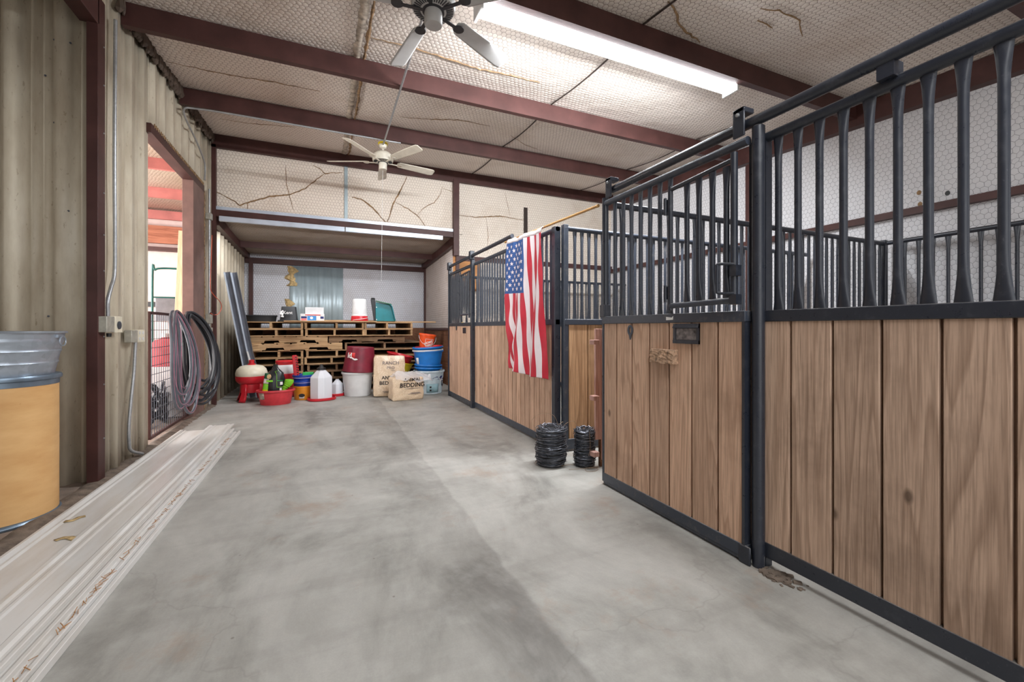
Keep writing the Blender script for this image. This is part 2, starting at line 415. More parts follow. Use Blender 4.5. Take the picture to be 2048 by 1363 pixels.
# floor
b = MB(); b.box((XL, YN, -.15), (XR, YS + .1, 0)); fl = struct(b.build('floor', M['floor'], smooth=False))
b = MB(); b.box((-5.2, YN, -.15), (XL - .005, 4.62, -.012)); b.box((-6, 4.62, -.15), (XL - .005, 12.1, -.012))
struct(b.build('floor_bay', M['dirt'], smooth=False))
b = MB(); rows = []
for i in range(90):
    y = YN + (5.75 - YN)*i/89
    w = .05 + .03*math.sin(i*1.7) + random.uniform(-.012, .012)
    rows.append([(XL - .07 - w*.4, y, -.011), (XL - .05, y, .012 + random.uniform(0, .012)), (XL + .01, y, .014 + random.uniform(0, .01)), (XL + .035 + w*.6, y, .0015)])
b.strip(rows); rows = []
for i in range(60):
    y = 5.75 + (YB - 5.75)*i/59; w = random.uniform(.0, .04)
    rows.append([(XL - .06, y, .002), (XL + .0, y, .016 + random.uniform(0, .012)), (XL + .05 + w, y, .0015)])
b.strip(rows); struct(b.build('trim_1', M['curb'])); 
b = MB(); b.box((-30, -30, -.4), (30, 40, -.16)); struct(b.build('ground', M['gravel'], smooth=False))

# ceiling: insulation that sags a little between the purlins
PUR = [-3.9, -2.1, -.3, 1.46, 3.2, 5.0, 6.7, 8.42]
def ceil_mesh(x0, x1, y0, y1, zf, nx, ny, sag=.05, edges=PUR):
    rows = []
    for i in range(ny + 1):
        y = y0 + (y1 - y0)*i/ny; k = 0
        for a, c in zip(edges, edges[1:]):
            if a <= y <= c: k = math.sin(PI*(y - a)/(c - a))
        rows.append([(x0 + (x1 - x0)*j/nx, y, zf(y) - sag*k*(.6 + .4*math.sin(j*.9 + i*.13)*math.sin(j*.37))) for j in range(nx + 1)])
    return rows
b = MB(); b.strip(ceil_mesh(-5.3, XR + .1, YN, YB + .1, ZC, 46, 110)); b.strip([[(-5.3, YN, 5.2), (XR + .1, YN, 5.2)], [(-5.3, YB + .1, 5.2), (XR + .1, YB + .1, 5.2)]])
ceil = struct(b.build('ceiling', M['insul_ceiling']))
# the dark lap joints and the torn taped seam running down the slope
def seam(name, x, y0, y1, w, mat, jag=0.0, drop=.045):
    b = MB(); rows = []; n = 60
    for i in range(n + 1):
        y = y0 + (y1 - y0)*i/n; k = 0
        for a, c in zip(PUR, PUR[1:]):
            if a <= y <= c: k = math.sin(PI*(y - a)/(c - a))
        z = ZC(y) - .05*k - .010
        l = w/2*(1 + random.uniform(-jag, jag)); r = w/2*(1 + random.uniform(-jag, jag))
        rows.append([(x - l, y, z + .004), (x, y, z - .004), (x + r, y, z + .004)])
    b.strip(rows); o = b.build(name, mat, ceil, solid=.004); return o
seam('lap_joint', 2.78, 1.5, 8.4, .022, M['seam'])
seam('taped_seam', .32, 2.6, 8.4, .075, M['joint'], .35)
seam('torn_edge', .40, 2.6, 8.4, .03, M['torn'], .8)
seam('lap_joint', 5.4, .4, 8.4, .02, M['seam'])
# brown cracks in the ceiling facing
def crack_on(parent, pts, w, f, mat=None, jit=.02):
    """ragged tear; pts are 2-D, f maps (a, b) to 3-D on the surface"""
    b = MB(); P = []
    for (a0, b0), (a1, b1) in zip(pts, pts[1:]):
        n = max(3, int(math.hypot(a1 - a0, b1 - b0)/.05))
        for k in range(n):
            t = k/n; P.append((a0 + (a1-a0)*t + random.uniform(-jit, jit), b0 + (b1-b0)*t + random.uniform(-jit, jit)))
    P.append(pts[-1]); rr = [max(.002, w*.8*(.35 + .65*math.sin(PI*(i + .6)/(len(P) + .4)))*random.uniform(.7, 1.3)) for i in range(len(P))]
    b.tube([f(*p) for p in P], rr, 6); return b.build('torn_crack', mat or M['torn'], parent)
def on_ceil(x, y):
    k = 0
    for a, c in zip(PUR, PUR[1:]):
        if a <= y <= c: k = math.sin(PI*(y - a)/(c - a))
    return Vector((x, y, ZC(y) - .045*k - .006))
def cpx(*uv):
    out = []
    for u, v in uv:
        p = W(u, v, Z=4.2)
        for _ in range(6): p = W(u, v, Z=ZC(p.y) - .035)
        out.append((p.x, p.y))
    return out
for uv, w in (([(730, 72), (790, 85), (845, 100), (900, 118), (960, 138), (1020, 150), (1080, 165)], .010),
              ([(330, 120), (400, 135), (470, 150), (540, 160), (640, 180)], .007), ([(800, 233), (850, 237), (920, 238), (980, 250)], .006),
              ([(1335, 5), (1350, 25), (1362, 60), (1400, 90)], .014), ([(1520, 15), (1560, 18), (1600, 40), (1605, 70)], .009), ([(1515, 40), (1545, 55)], .008),
              ([(440, 235), (500, 245), (590, 252)], .005), ([(1020, 268), (1050, 290), (1075, 300)], .004)):
    crack_on(ceil, cpx(*uv), w, on_ceil, M['torn'], .012)

def sheet_profile(t):
    """inside face of a 12-inch ribbed wall sheet; t in metres along the wall -> depth"""
    k = (t % .305)/.305
    P = [(0, 0), (.16, 0), (.26, .034), (.42, .034), (.46, .028), (.50, .034), (.66, .034), (.70, .028), (.74, .034), (.86, .034), (.96, 0), (1, 0)]
    for (a, za), (c, zc) in zip(P, P[1:]):
        if a <= k <= c: return za + (zc - za)*(k - a)/(c - a)
    return 0
PK = [0, .16, .26, .42, .46, .50, .66, .70, .74, .86, .96]
def ribbed(a0, a1, ph=0.0):
    ks = {a0, a1}; i0 = int((a0 - ph)/.305) - 1
    for i in range(i0, i0 + int((a1 - a0)/.305) + 4):
        for k in PK:
            t = ph + (i + k)*.305
            if a0 < t < a1: ks.add(t)
    return sorted(ks)
def ribbed_wall(name, fixed, a0, a1, z0, z1, axis, sign, ph, mat, thick=.004, notch=None, deep=1.0):
    """axis 'y': runs along Y at X=fixed, 'x': runs along X at Y=fixed; sign: way the ribs recede"""
    b = MB(); up, lo = [], []
    for t in ribbed(a0, a1, ph):
        d = fixed + sign*deep*sheet_profile(t - ph)
        za = notch(t) if notch else z1
        for zz, L in ((z0, lo), (za, up)):
            L.append((d, t, zz) if axis == 'y' else (t, d, zz))
    b.strip([lo, up]); o = b.build(name, mat, None, ang=20, solid=thick); return struct(o)
# left wall, from the bay corner to the shed's end, with the wide doorway in it
ribbed_wall('wall_left', XL, 4.66, 5.75, -.01, 4.32, 'y', -1, 4.63, M['cream_metal'])
ribbed_wall('wall_left_lintel', XL, 5.75, 7.9, 3.40, 4.42, 'y', -1, 4.63, M['cream_metal'])
ribbed_wall('wall_left_far', XL, 7.9, YS, -.01, 4.46, 'y', -1, 7.78, M['cream_metal'])
ribbed_wall('wall_bay', 4.63, -5.2, XL - .03, -.02, 4.3, 'x', 1, -1.985, M['cream_metal'], deep=1.35)
ribbed_wall('wall_bay_side', -5.2, YN, 4.63, -.02, 4.3, 'y', -1, 0, M['cream_metal'])
# screws in the bay wall
b = MB()
for u, v in ((26, 286), (110, 81), (142, 87), (92, 152), (110, 246), (112, 302), (112, 420), (138, 422), (27, 568), (98, 632), (113, 586)):
    p = W(u, v, Y=4.655); b.lathe([(.008, 0), (.008, .003), (.005, .003), (.005, .009)], (p.x, 4.648, p.z), 8, rot=(PI/2, 0, 0))
struct(b.build('trim_2', M['channel']))
# bay door post and header (red oxide)
b = MB(); b.box((XL - .062, 4.54, -.01), (XL + .012, 4.665, 4.0)); struct(b.build('trim_3', M['redoxide'], bevel=.004))
b = MB(); b.box((XL - .11, YN, 3.76), (XL + .012, 4.56, 3.98)); struct(b.build('trim_4', M['redoxide'], bevel=.004))
b = MB(); b.box((XL - .02, YN, 3.98), (XL - .0, 4.7, 4.25)); struct(b.build('trim_5', M['cream_metal']))
b = MB()
for z in (.35, .8, 1.2, 1.75, 2.05, 2.4, 2.9, 3.3, 3.62): b.lathe([(.007, 0), (.007, .003), (.004, .003), (.004, .007)], (XL + .0145, 4.63, z), 8, rot=(0, PI/2, 0))
struct(b.build('trim_6', M['conduit']))
# ragged foam along the top of the left wall
b = MB()
for i in range(120):
    y = 4.9 + 3.5*i/119; z = ZC(y) - .10
    b.lathe([(.008, -.03), (.022*random.uniform(.4, 1.6), 0), (.018, .05), (.012, .13)], (XL + .015 + random.uniform(0, .02), y, z - random.uniform(0, .07)), 6)
struct(b.build('trim_7', M['fanbrown']))

# roof purlins: C sections, web facing the near end
def purlin(y, x0, x1, zb, hgt=.215, fl=.07, mat=None, t=.006):
    b = MB(); P = [(0, 0), (fl, 0), (fl, .018), (fl - t, .018), (fl - t, t), (t, t), (t, hgt - t), (fl, hgt - t), (fl, hgt), (0, hgt)]
    b.prism([(x0, y + p, zb + q) for p, q in P], (x1 - x0, 0, 0)); return struct(b.build('roof_purlin', mat or M['redoxide'], smooth=False))
for y in PUR[:-1]: purlin(y, XL - (.0 if y > 4.7 else 3.4), XR, ZP(y))
purlin(YB - .08, XL, XR, ZP(YB), .23)
# eave beam, columns and girts of the right wall
def onY(name, X, y0, y1, z0, z1, w, mat): 
    b = MB(); b.box((X - w, y0, 0), (X, y1, 1)); 
    for v in b.bm.verts: v.co.z = (z0 if v.co.z < .5 else z1) + (v.co.y - 3.2)*.048
    return struct(b.build(name, mat, smooth=False))
onY('roof_beam', XR, YN, YB, 3.86, 4.12, .12, M['redoxide'])
for y in (4.62, -.2): 
    b = MB(); b.box((XR - .13, y, 0), (XR, y + .14, 3.9)); struct(b.build('wall_column', M['redoxide'], smooth=False))
b = MB(); b.box((XR - .08, YN, 2.6), (XR, YB, 2.68)); struct(b.build('wall_girt', M['redoxide'], smooth=False))
b = MB(); b.box((XR, YN, -.1), (XR + .1, YB, 4.5)); wr = struct(b.build('wall_right', M['insul_right'], smooth=False))
for u, v in ((1838, 385), (1895, 386), (1840, 408)):
    p = W(u, v, X=XR - .002); b = MB(); b.flat_disc((XR, p.y, p.z), .022, .028, 'x', 10, .003); b.build('hole_patch', M['torn'] if u != 1895 else M['black'], wr)
# back wall above the shed opening
b = MB(); b.box((XL, YB, 3.2), (2.45, YB + .08, 4.75)); wb = struct(b.build('wall_back', M['insul_back'], smooth=False))
b = MB(); b.box((2.45, YB, 0), (XR, YB + .08, 4.75)); wb2 = struct(b.build('wall_back_right', M['insul_back'], smooth=False))
b = MB(); b.box((2.5, YB - .03, 2.66), (XR, YB, 2.76)); struct(b.build('wall_girt', M['redoxide'], smooth=False))
b = MB(); b.box((2.39, YB - .10, 2.75), (2.505, YB, 4.3)); b.box((2.45, YB - .06, 0), (2.52, YB, 2.75)); struct(b.build('wall_post', M['redoxide'], smooth=False))
b = MB(); b.box((XL + .003, YB - .08, 0), (XL + .062, YB, 4.3)); struct(b.build('wall_post', M['redoxide'], smooth=False))
b = MB(); b.box((2.40, YB - .012, 2.05), (3.0, YB + .0, 2.745)); struct(b.build('trim_8', M['plywood'], smooth=False))
# header over the shed opening
b = MB(); b.box((XL + .06, YB - .07, 3.12), (2.39, YB + .03, 3.232)); struct(b.build('shed_header', M['redoxide'], smooth=False))
b = MB(); b.box((XL + .06, YB - .055, 3.232), (2.39, YB - .04, 3.29)); struct(b.build('trim_9', M['strip'], smooth=False))
b = MB(); p0, p1 = W(692, 330, Y=YB), W(692, 441, Y=YB); b.box((p0.x - .03, YB - .02, 3.26), (p0.x + .028, YB, 4.28)); struct(b.build('trim_10', M['bluegray_metal'], smooth=False))
# tears in the back wall insulation
def bpx(*uv): return [(W(u, v, Y=YB).x, W(u, v, Y=YB).z) for u, v in uv]
onb = lambda x, z: Vector((x, YB - .002, z))
for uv, w, par in (([(432, 383), (470, 402), (480, 411), (495, 405), (540, 393), (580, 389), (610, 377), (648, 348)], .017, wb), ([(625, 330), (640, 337), (650, 347), (685, 345)], .011, wb),
                   ([(571, 330), (572, 365), (579, 392), (587, 420)], .008, wb), ([(703, 394), (722, 398), (745, 415), (771, 444)], .016, wb), ([(814, 353), (800, 383), (787, 405), (779, 432), (774, 444)], .018, wb),
                   ([(790, 404), (815, 417), (838, 434), (850, 452)], .012, wb), ([(885, 373), (880, 390), (868, 405), (845, 417), (834, 430)], .009, wb), ([(495, 405), (495, 418)], .01, wb), ([(885, 376), (905, 384)], .006, wb),
                   ([(918, 430), (950, 434), (1000, 432), (1046, 440)], .014, wb2), ([(972, 432), (976, 470), (975, 505)], .006, wb2), ([(1010, 385), (1020, 432)], .005, wb2)):
    crack_on(par, bpx(*uv), w, onb, M['torn'], .006)
p = W(1051, 415, Y=YB); q = W(1051, 475, Y=YB); b = MB(); b.box((p.x - .045, YB - .012, q.z), (p.x + .045, YB, p.z)); b.build('exposed_strip', M['seam'], wb2)

# ---- shed (lean-to) behind the header
ZS = lambda y: 3.20 - (y - YB)*.052
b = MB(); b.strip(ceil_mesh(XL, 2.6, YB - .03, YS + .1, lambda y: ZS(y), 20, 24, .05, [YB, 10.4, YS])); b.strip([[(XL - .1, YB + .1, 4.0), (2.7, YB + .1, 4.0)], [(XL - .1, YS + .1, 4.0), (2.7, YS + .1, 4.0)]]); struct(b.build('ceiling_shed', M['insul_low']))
purlin(10.4, XL, 2.5, 2.97, .17); purlin(YS - .08, XL, 2.55, 2.80, .13)
def rafter(x0, x1, za, zb):
    b = MB(); b.box((x0, YB + .03, 0), (x1, YS, .17))
    for v in b.bm.verts: v.co.z += za + (zb - za)*(v.co.y - YB)/(YS - YB)
    struct(b.build('shed_rafter', M['redoxide'], smooth=False))
rafter(XL, XL + .09, 2.99, 2.90); rafter(2.42, 2.50, 3.0, 2.88)
b = MB(); b.box((XL - .25, YS, 0), (2.7, YS + .08, 3.6)); ws = struct(b.build('wall_shed', M['insul_shed'], smooth=False))
b = MB(); lo, up = [], []
xa, xc = -.79, .42
for t in ribbed(xa, xc, -.72):
    d = YS - .012 + sheet_profile(t + .72)*.6 - .02
    lo.append((t, d, .9)); up.append((t, d, 2.79))
b.strip([lo, up]); b.build('exposed_sheet', M['bluegray_metal'], ws, ang=20, solid=.003)
for x0, x1, z0, z1 in ((-.88, -.62, 2.30, 2.78), (-.93, -.70, 1.5, 1.98)):
    b = MB(); rows = []
    for i in range(9):
        z = z0 + (z1 - z0)*i/8; c = .15*math.sin(i*1.3)*.3; wd = (x1 - x0)*(.35 + .15*math.sin(i*2.1 + 1))
        rows.append([((x0 + x1)/2 - wd + c, YS - .005, z), ((x0 + x1)/2 - wd*.4 + c, YS - .055, z), ((x0 + x1)/2 + wd*.4 + c, YS - .06, z), ((x0 + x1)/2 + wd + c, YS - .035, z)])
    b.strip(rows); b.build('torn_batting', M['fluff'], ws)
b = MB(); b.box((XL + .08, YS - .09, 0), (XL + .16, YS, 2.85)); struct(b.build('wall_post', M['redoxide'], smooth=False))
b = MB(); b.box((2.48, YS - .09, 0), (2.58, YS, 2.9)); struct(b.build('wall_post', M['redoxide'], smooth=False))
b = MB(); b.box((2.52, YB + .08, 1.27), (2.6, YS, 3.4)); struct(b.build('wall_shed_side', M['insul_side'], smooth=False))
b = MB(); b.box((2.50, YB + .08, 0), (2.6, YS, 1.22)); b.box((XL + .1, YS - .06, 0), (2.5, YS - .01, 1.28)); struct(b.build('trim_11', M['plywood_dark'], smooth=False))
b = MB(); b.box((2.485, YB + .08, 1.22), (2.6, YS, 1.275)); struct(b.build('trim_12', M['redoxide'], smooth=False))
b = MB(); b.box((2.485, YB - .45, 0), (2.50, YB, 1.25)); struct(b.build('trim_13', M['plywood_dark'], smooth=False))
# two long pale metal strips under the header
for i, (x0, x1) in enumerate(((W(438, 445, Y=YB-.12).x, W(690, 455, Y=YB-.12).x), (W(691, 455, Y=YB-.12).x, W(886, 478, Y=YB-.12).x))):
    b = MB(); b.box((x0, YB - .13, 3.035), (x1 - .004, YB - .075, 3.118)); o = b.build('metal_channel', M['strip'], bevel=.004)
    tag(o, 'pale blue-gray metal channel under the shed header, ' + ('left half' if i == 0 else 'right half'), 'metal channel', 'pale channels under the shed header')

# ---- side room seen through the doorway
b = MB(); b.box((-6, 12, -.1), (XL, 12.1, 4.2)); struct(b.build('wall_side_room', M['pinkwall'], smooth=False))
b = MB(); b.strip([[(-6, 4.7, 4.12), (-6, 12.1, 3.92)], [(XL - .06, 4.7, 4.12), (XL - .06, 12.1, 3.92)]]); struct(b.build('ceiling_side_room', M['insul_ceiling'], solid=.05))
for y, z in ((6.9, 3.86), (8.5, 3.82), (10.1, 3.76), (11.7, 3.68)): purlin(y, -6, XL - .06, z, .19, mat=M['redoxide_daylit'])
b = MB(); b.box((-6, 11.85, 3.17), (XL - .08, 11.93, 3.56)); struct(b.build('trim_14', M['beamwood'], smooth=False))
b = MB(); b.box((-6, 11.80, 3.0), (XL - .08, 11.98, 3.08)); struct(b.build('trim_15', M['redoxide'], smooth=False))
b = MB(); b.box((-6, 11.93, 1.75), (XL - .08, 11.99, 1.86)); struct(b.build('trim_16', M['black'], smooth=False))
b = MB(); b.box((-6.1, 10.4, -.1), (-6, 12.1, 4.0)); struct(b.build('wall_side_room_left', M['pinkwall'], smooth=False))
b = MB(); b.box((-6, 4.68, -.1), (XL - .06, 4.72, 4.2)); struct(b.build('wall_side_room_near', M['pinkwall'], smooth=False))
# doorway frame
b = MB(); b.box((XL - .12, 7.30, -.01), (XL + .01, 7.88, 3.40)); struct(b.build('door_1', M['jamb'], bevel=.003))
b = MB(); b.box((XL - .12, 5.70, 3.36), (XL + .012, 7.88, 3.46)); struct(b.build('trim_17', M['redoxide'], smooth=False))
b = MB()
for i in range(90):
    z = .05 + 3.3*i/89; b.lathe([(.006, -.03), (.012*random.uniform(.4, 1.3), 0), (.006, .03)], (XL + .012, 7.885 + random.uniform(-.01, .012), z), 5)
for i in range(40):
    y = 5.8 + 2.0*i/39; b.lathe([(.004, -.02), (.011*random.uniform(.4, 1.4), 0), (.004, .03)], (XL + .012, y, 3.465), 5)
struct(b.build('trim_18', M['torn']))

# ================================================================== STALLS
def bar_mesh(length, r, axis, rnd_mat, flare=1.75):
    """round bar whose ends are pressed flat, wide along the panel"""
    b = MB(); L = length; n = 12; rings = []
    prof = [(0, flare, .5), (.02, flare*.92, .55), (.06, 1.35, .75), (.12, 1.06, .96), (.18, 1, 1)]
    prof = prof + [(L - z, a, c) for z, a, c in reversed(prof)]
    for z, a, c in prof:
        ring = []
        for k in range(n):
            p, q = r*a*math.cos(2*PI*k/n), r*c*math.sin(2*PI*k/n)
            ring.append(b.bm.verts.new((q, p, z) if axis == 'y' else (p, q, z)))
        rings.append(ring)
    for A, B in zip(rings, rings[1:]):
        for k in range(n): b.bm.faces.new((A[k], A[(k+1) % n], B[(k+1) % n], B[k]))
    b.bm.faces.new(rings[0][::-1]); b.bm.faces.new(rings[-1])
    return b.build('bar', rnd_mat)
def boards_mb(run, fixed, edges, z0, z1, thick, gap):
    b = MB(); lo, hi = min(edges), max(edges)
    for a, c in zip(edges, edges[1:]):
        a, c = min(a, c), max(a, c)
        l = (fixed, a + gap/2, z0) if run == 'y' else (a + gap/2, fixed, z0)
        h = (fixed + thick, c - gap/2, z1) if run == 'y' else (c - gap/2, fixed + thick, z1)
        b.box(l, h)
    ft = thick*.3
    if run == 'y': b.box((fixed + thick*.68, lo + .003, z0 + .004), (fixed + thick*.68 + ft*.8, hi - .003, z1 - .004))
    else: b.box((lo + .003, fixed + thick*.68, z0 + .004), (hi - .003, fixed + thick*.68 + ft*.8, z1 - .004))
    return b
def panel(name, label, cat, run, fixed, t0, t1, edges, bmat, bars, group=None, ztop=2.29, zb=(.05, .125), steel='steel', br=.0155, rt=.026, mid=(1.305, 1.365), thick=.04, gap=.012, root=None):
    """stall grille over boards. fixed = centre plane"""
    loc = (fixed, (t0 + t1)/2, 0) if run == 'y' else ((t0 + t1)/2, fixed, 0)
    T = root or thing(name, loc, label, cat, group); S = M[steel]
    pt = (lambda t, d, z: (fixed + d, t, z)) if run == 'y' else (lambda t, d, z: (t, fixed + d, z))
    def rail(nm, z0, z1, w):
        b = MB(); a, c = pt(t0, -w, z0), pt(t1, w, z1); b.box([min(x, y) for x, y in zip(a, c)], [max(x, y) for x, y in zip(a, c)])
        return b.build(nm, S, T, bevel=.005)
    rail('mid_rail', mid[0], mid[1], .028); rail('bottom_rail', zb[0], zb[1], .026)
    b = MB(); b.tube([pt(t0, 0, ztop), pt(t1, 0, ztop)], rt, 16); b.build('top_rail', S, T)
    b = boards_mb(run, fixed - thick/2, edges, zb[1] - .01, mid[0] + .01, thick, gap); b.build('board_panel', bmat, T, bevel=.003)
    L = ztop - rt*.6 - mid[1]
    proto = bar_mesh(L, br, run, S)
    for i, t in enumerate(bars):
        o = proto if i == 0 else proto.copy()
        if i: COL.objects.link(o)
        o.parent = T; o.location = Vector(pt(t, 0, mid[1])) - T.location
    return T
def frange(a, c, n): return [a + (c - a)*i/(n - 1) for i in range(n)]
def edges_from(a, c, w):
    out = [a]; s = 1 if c > a else -1
    while (out[-1] + s*w - c)*s < -.03: out.append(out[-1] + s*w)
    return out + [c]
# --- near stall, fixed front
NX = 2.165
E_ = [1.535, 1.392, 1.199, 1.01, .82, .632, .44, .25, .06, -.13, -.32, -.51, -.7, -.8]
nb = [W(u, 450, X=NX).y for u in (1557, 1596, 1639, 1687, 1739, 1796, 1857, 1927, 2008)]
nb += [nb[-1] - .103*i for i in range(1, 15)]
near = panel('stall_front', 'near right horse stall front, dark steel bars above wide weathered boards', 'stall front', 'y', NX, -.8, 1.53, E_, M['panelboards'], nb, zb=(.055, .135), br=.016)
b = MB(); b.tube([(NX - .045, 1.545, 0), (NX - .045, 1.545, 2.345), (NX - .045, 1.545, 2.352)], [.031, .031, .024], 20); b.build('post', M['steel'], near)
b = MB(); b.box((NX - .018, 1.522, 0), (NX + .03, 1.62, 2.29)); b.build('stile', M['steel'], near)
b = MB(); b.box((NX - .03, -.86, 0), (NX + .03, -.8, 2.3)); b.build('post', M['steel'], near)
b = MB(); b.box((NX - .10, 1.555, .0), (NX - .085, 1.625, .10)); b.build('floor_guide', M['steel'], near, bevel=.01)
b = MB()
for i in range(60):
    x, y = NX - .05 + random.gauss(0, .03), 1.44 + random.gauss(0, .06); r_ = random.uniform(.003, .013); b.box((x - r_, y - r_*1.6, .0005), (x + r_, y + r_*1.6, r_*.9), rot=(0, 0, random.uniform(0, 3)))
o = b.build('dried_mud', M['curb']); tag(o, 'crumbs of dried mud and straw at the foot of the near stall post', 'debris')
# --- overhead track of the near stall with its hanger plates
tr = thing('door_track', (NX - .055, 1.6, 2.38), 'round steel door track above the near right stall, with two hanger plates', 'track')
TX = NX - .045
b = MB(); b.tube([(TX, -.85, 2.385), (TX, 2.80, 2.385)], .028, 18); b.build('track_tube', M['steel'], tr)
for y in (1.63, 2.80):
    b = MB(); b.box((TX - .048, y - .036, 2.315), (TX - .034, y + .036, 2.475)); b.box((TX - .048, y - .036, 2.445), (TX + .035, y + .036, 2.475)); k = b.build('hanger_plate', M['steel'], tr, bevel=.01)
    b = MB(); b.lathe([(.011, 0), (.011, .008), (.006, .012)], (TX - .048, y, 2.435), 8, rot=(0, -PI/2, 0)); b.build('bolt', M['conduit'], k)
for y in (.98, -.3):
    b = MB(); b.box((TX - .012, y - .03, 2.30), (TX + .06, y + .03, 2.365)); b.build('bracket', M['steel'], tr)
# --- near stall sliding door with its swing-down feed gate
DX = 2.095
dE = [2.865, 2.695, 2.515, 2.33, 2.145, 1.958, 1.766, 1.60]
db = [W(u, 500, X=DX).y for u in (1230, 1247, 1263, 1281, 1300, 1320, 1341)]
door = panel('stall_door', 'sliding stall door left of the near post, honey boards and a small barred feed gate', 'stall door', 'y', DX, 1.585, 2.875, dE, M['doorboards'], db, ztop=2.285, zb=(.03, .10), steel='steel_worn', br=.0145, rt=.024, gap=.016)
b = MB(); b.tube([(DX, 2.865, .03), (DX, 2.865, 2.33)], .026, 16); b.build('stile', M['steel'], door)
b = MB(); b.box((DX - .032, 2.84, 1.36), (DX + .032, 2.90, 1.46)); b.build('sleeve', M['steel'], door, bevel=.004)
b = MB(); b.box((DX - .026, 1.588, .03), (DX + .02, 1.604, 1.31)); b.build('stile', M['steel'], door)
b = MB(); b.tube([(DX - .0, 1.60, .022), (DX - .0, 2.86, .022)], .022, 12); b.build('floor_rail', M['steel_worn'], door)
g = MB(); zt, zb_ = 2.19, 1.415; ga, gc = 1.645, 2.115; GX = DX - .035
g.tube([(GX, gc, zt), (GX, gc, zb_ - .03)], .0165, 12); gate = g.build('feed_gate', M['steel'], door)
b = MB(); b.tube([(GX, gc, zt - .02), (GX, ga, zt + .01)], .014, 12); b.build('gate_rail', M['steel'], gate)
b = MB(); b.tube([(GX, gc, zb_), (GX, ga, zb_ + .01)], .018, 12); b.build('gate_rail', M['steel_worn'], gate)
b = MB(); b.tube([(GX, ga, zt + .045), (GX, ga, zb_ - .005)], .019, 12); b.build('gate_stile', M['steel'], gate)
for y in [W(u, 450, X=GX).y for u in (1374, 1398, 1425, 1453)]:
    o = bar_mesh(zt - zb_ - .03, .0155, 'y', M['steel']); o.name = 'gate_bar'; o.parent = gate; o.location = Vector((GX, y, zb_ + .015)) - world_loc(gate)
for z in (2.07, 1.50):
    b = MB(); b.box((GX - .012, gc + .0, z - .04), (GX + .012, gc + .05, z + .04)); b.tube([(GX - .018, gc + .028, z - .06), (GX - .018, gc + .028, z + .05)], .010, 8); b.build('hinge', M['steel'], door)
b = MB(); b.tube(sm([(GX - .015, ga - .012, 1.62), (GX - .06, ga + .05, 1.625), (GX - .065, ga + .055, 1.60), (GX - .065, ga + .055, 1.49), (GX - .06, ga + .05, 1.465), (GX - .015, ga - .012, 1.46)], 4), .008, 8)
b.box((GX - .024, ga - .03, 1.555), (GX + .02, ga + .012, 1.615)); b.box((GX - .024, ga - .03, 1.40), (GX + .022, ga + .014, 1.455)); b.build('latch', M['steel'], gate)
# name-card holder, oval latch plate, chewed block, white label scrap
p0, p1 = W(1347, 647, X=DX - .03), W(1398, 688, X=DX - .03); x = DX - .022
b = MB(); b.box((x - .006, p1.y, p1.z), (x, p0.y, p0.z)); b.box((x - .014, p1.y, p0.z - .03), (x - .002, p0.y, p0.z - .004), rot=(0, .5, 0)); b.box((x - .016, p1.y, p1.z), (x - .0, p0.y, p1.z + .022)); b.box((x - .012, p1.y, p1.z), (x, p1.y + .018, p0.z)); b.box((x - .012, p0.y - .022, p1.z), (x, p0.y, p0.z))
h = b.build('card_holder', M['steel'], door); h['label'] = 'dark steel name card holder'
b = MB(); b.box((x - .0085, p1.y + .02, p1.z + .024), (x - .004, p0.y - .024, p0.z - .03)); b.build('card_plate', M['plate'], h)
c = W(1259.5, 660, X=DX - .03); b = MB(); N_ = 28; out, inn = [], []
for k in range(N_):
    a = 2*PI*k/N_; out.append((x, c.y + .030*math.cos(a), c.z + .038*math.sin(a))); inn.append((x, c.y + .013*math.cos(a), c.z + .024*math.sin(a)))
for k in range(N_):
    j = (k + 1) % N_; b.prism([out[k], out[j], inn[j], inn[k]], (-.007, 0, 0))
b.prism([(x, c.y - .014, c.z - .034), (x, c.y + .014, c.z - .034), (x, c.y + .004, c.z - .07), (x, c.y - .004, c.z - .07)], (-.006, 0, 0)); b.build('latch_plate', M['hinge'], door)
p0, p1 = W(1301, 697, X=DX - .06), W(1347, 728, X=DX - .06)
b = MB(); b.box((x - .045, p1.y, p1.z), (x + .002, p0.y, p0.z))
bmesh.ops.subdivide_edges(b.bm, edges=b.bm.edges[:], cuts=7, use_grid_fill=True)
for v in b.bm.verts:
    v.co += Vector((random.uniform(-.004, .004), random.uniform(-.003, .003), random.uniform(-.004, .004)))
o = b.build('chewed_block', M['osb'], door, smooth=False); o['label'] = 'chewed tan wooden block'
p0 = W(1339, 641, X=DX - .03); b = MB(); b.prism([(DX - .029, p0.y + .03, p0.z + .004), (DX - .029, p0.y - .03, p0.z + .006), (DX - .029, p0.y - .032, p0.z + .03), (DX - .029, p0.y - .02, p0.z + .02), (DX - .029, p0.y + .03, p0.z + .026)], (-.002, 0, 0)); b.build('label_scrap', M['white'], door)
# --- partitions of the near stall
panel('stall_partition', 'barred side partition of the near stall, behind its sliding door', 'partition', 'x', 2.88, 2.2, 6.17, edges_from(2.2, 6.17, .185), M['freshboards'], [2.27 + .103*i for i in range(38)], ztop=2.29)
panel('stall_partition', 'barred rear partition of the near stall along the white right wall', 'partition', 'y', 6.17, -.8, 2.84, edges_from(-.8, 2.84, .19), M['panelboards'], [-.7 + .125*i for i in range(28)], ztop=2.29)
b = MB(); b.box((6.14, 2.85, 0), (6.2, 2.91, 2.33)); o = b.build('corner_post', M['steel'], bevel=.004); tag(o, 'steel corner post where the near stall partitions meet at the right wall', 'post')
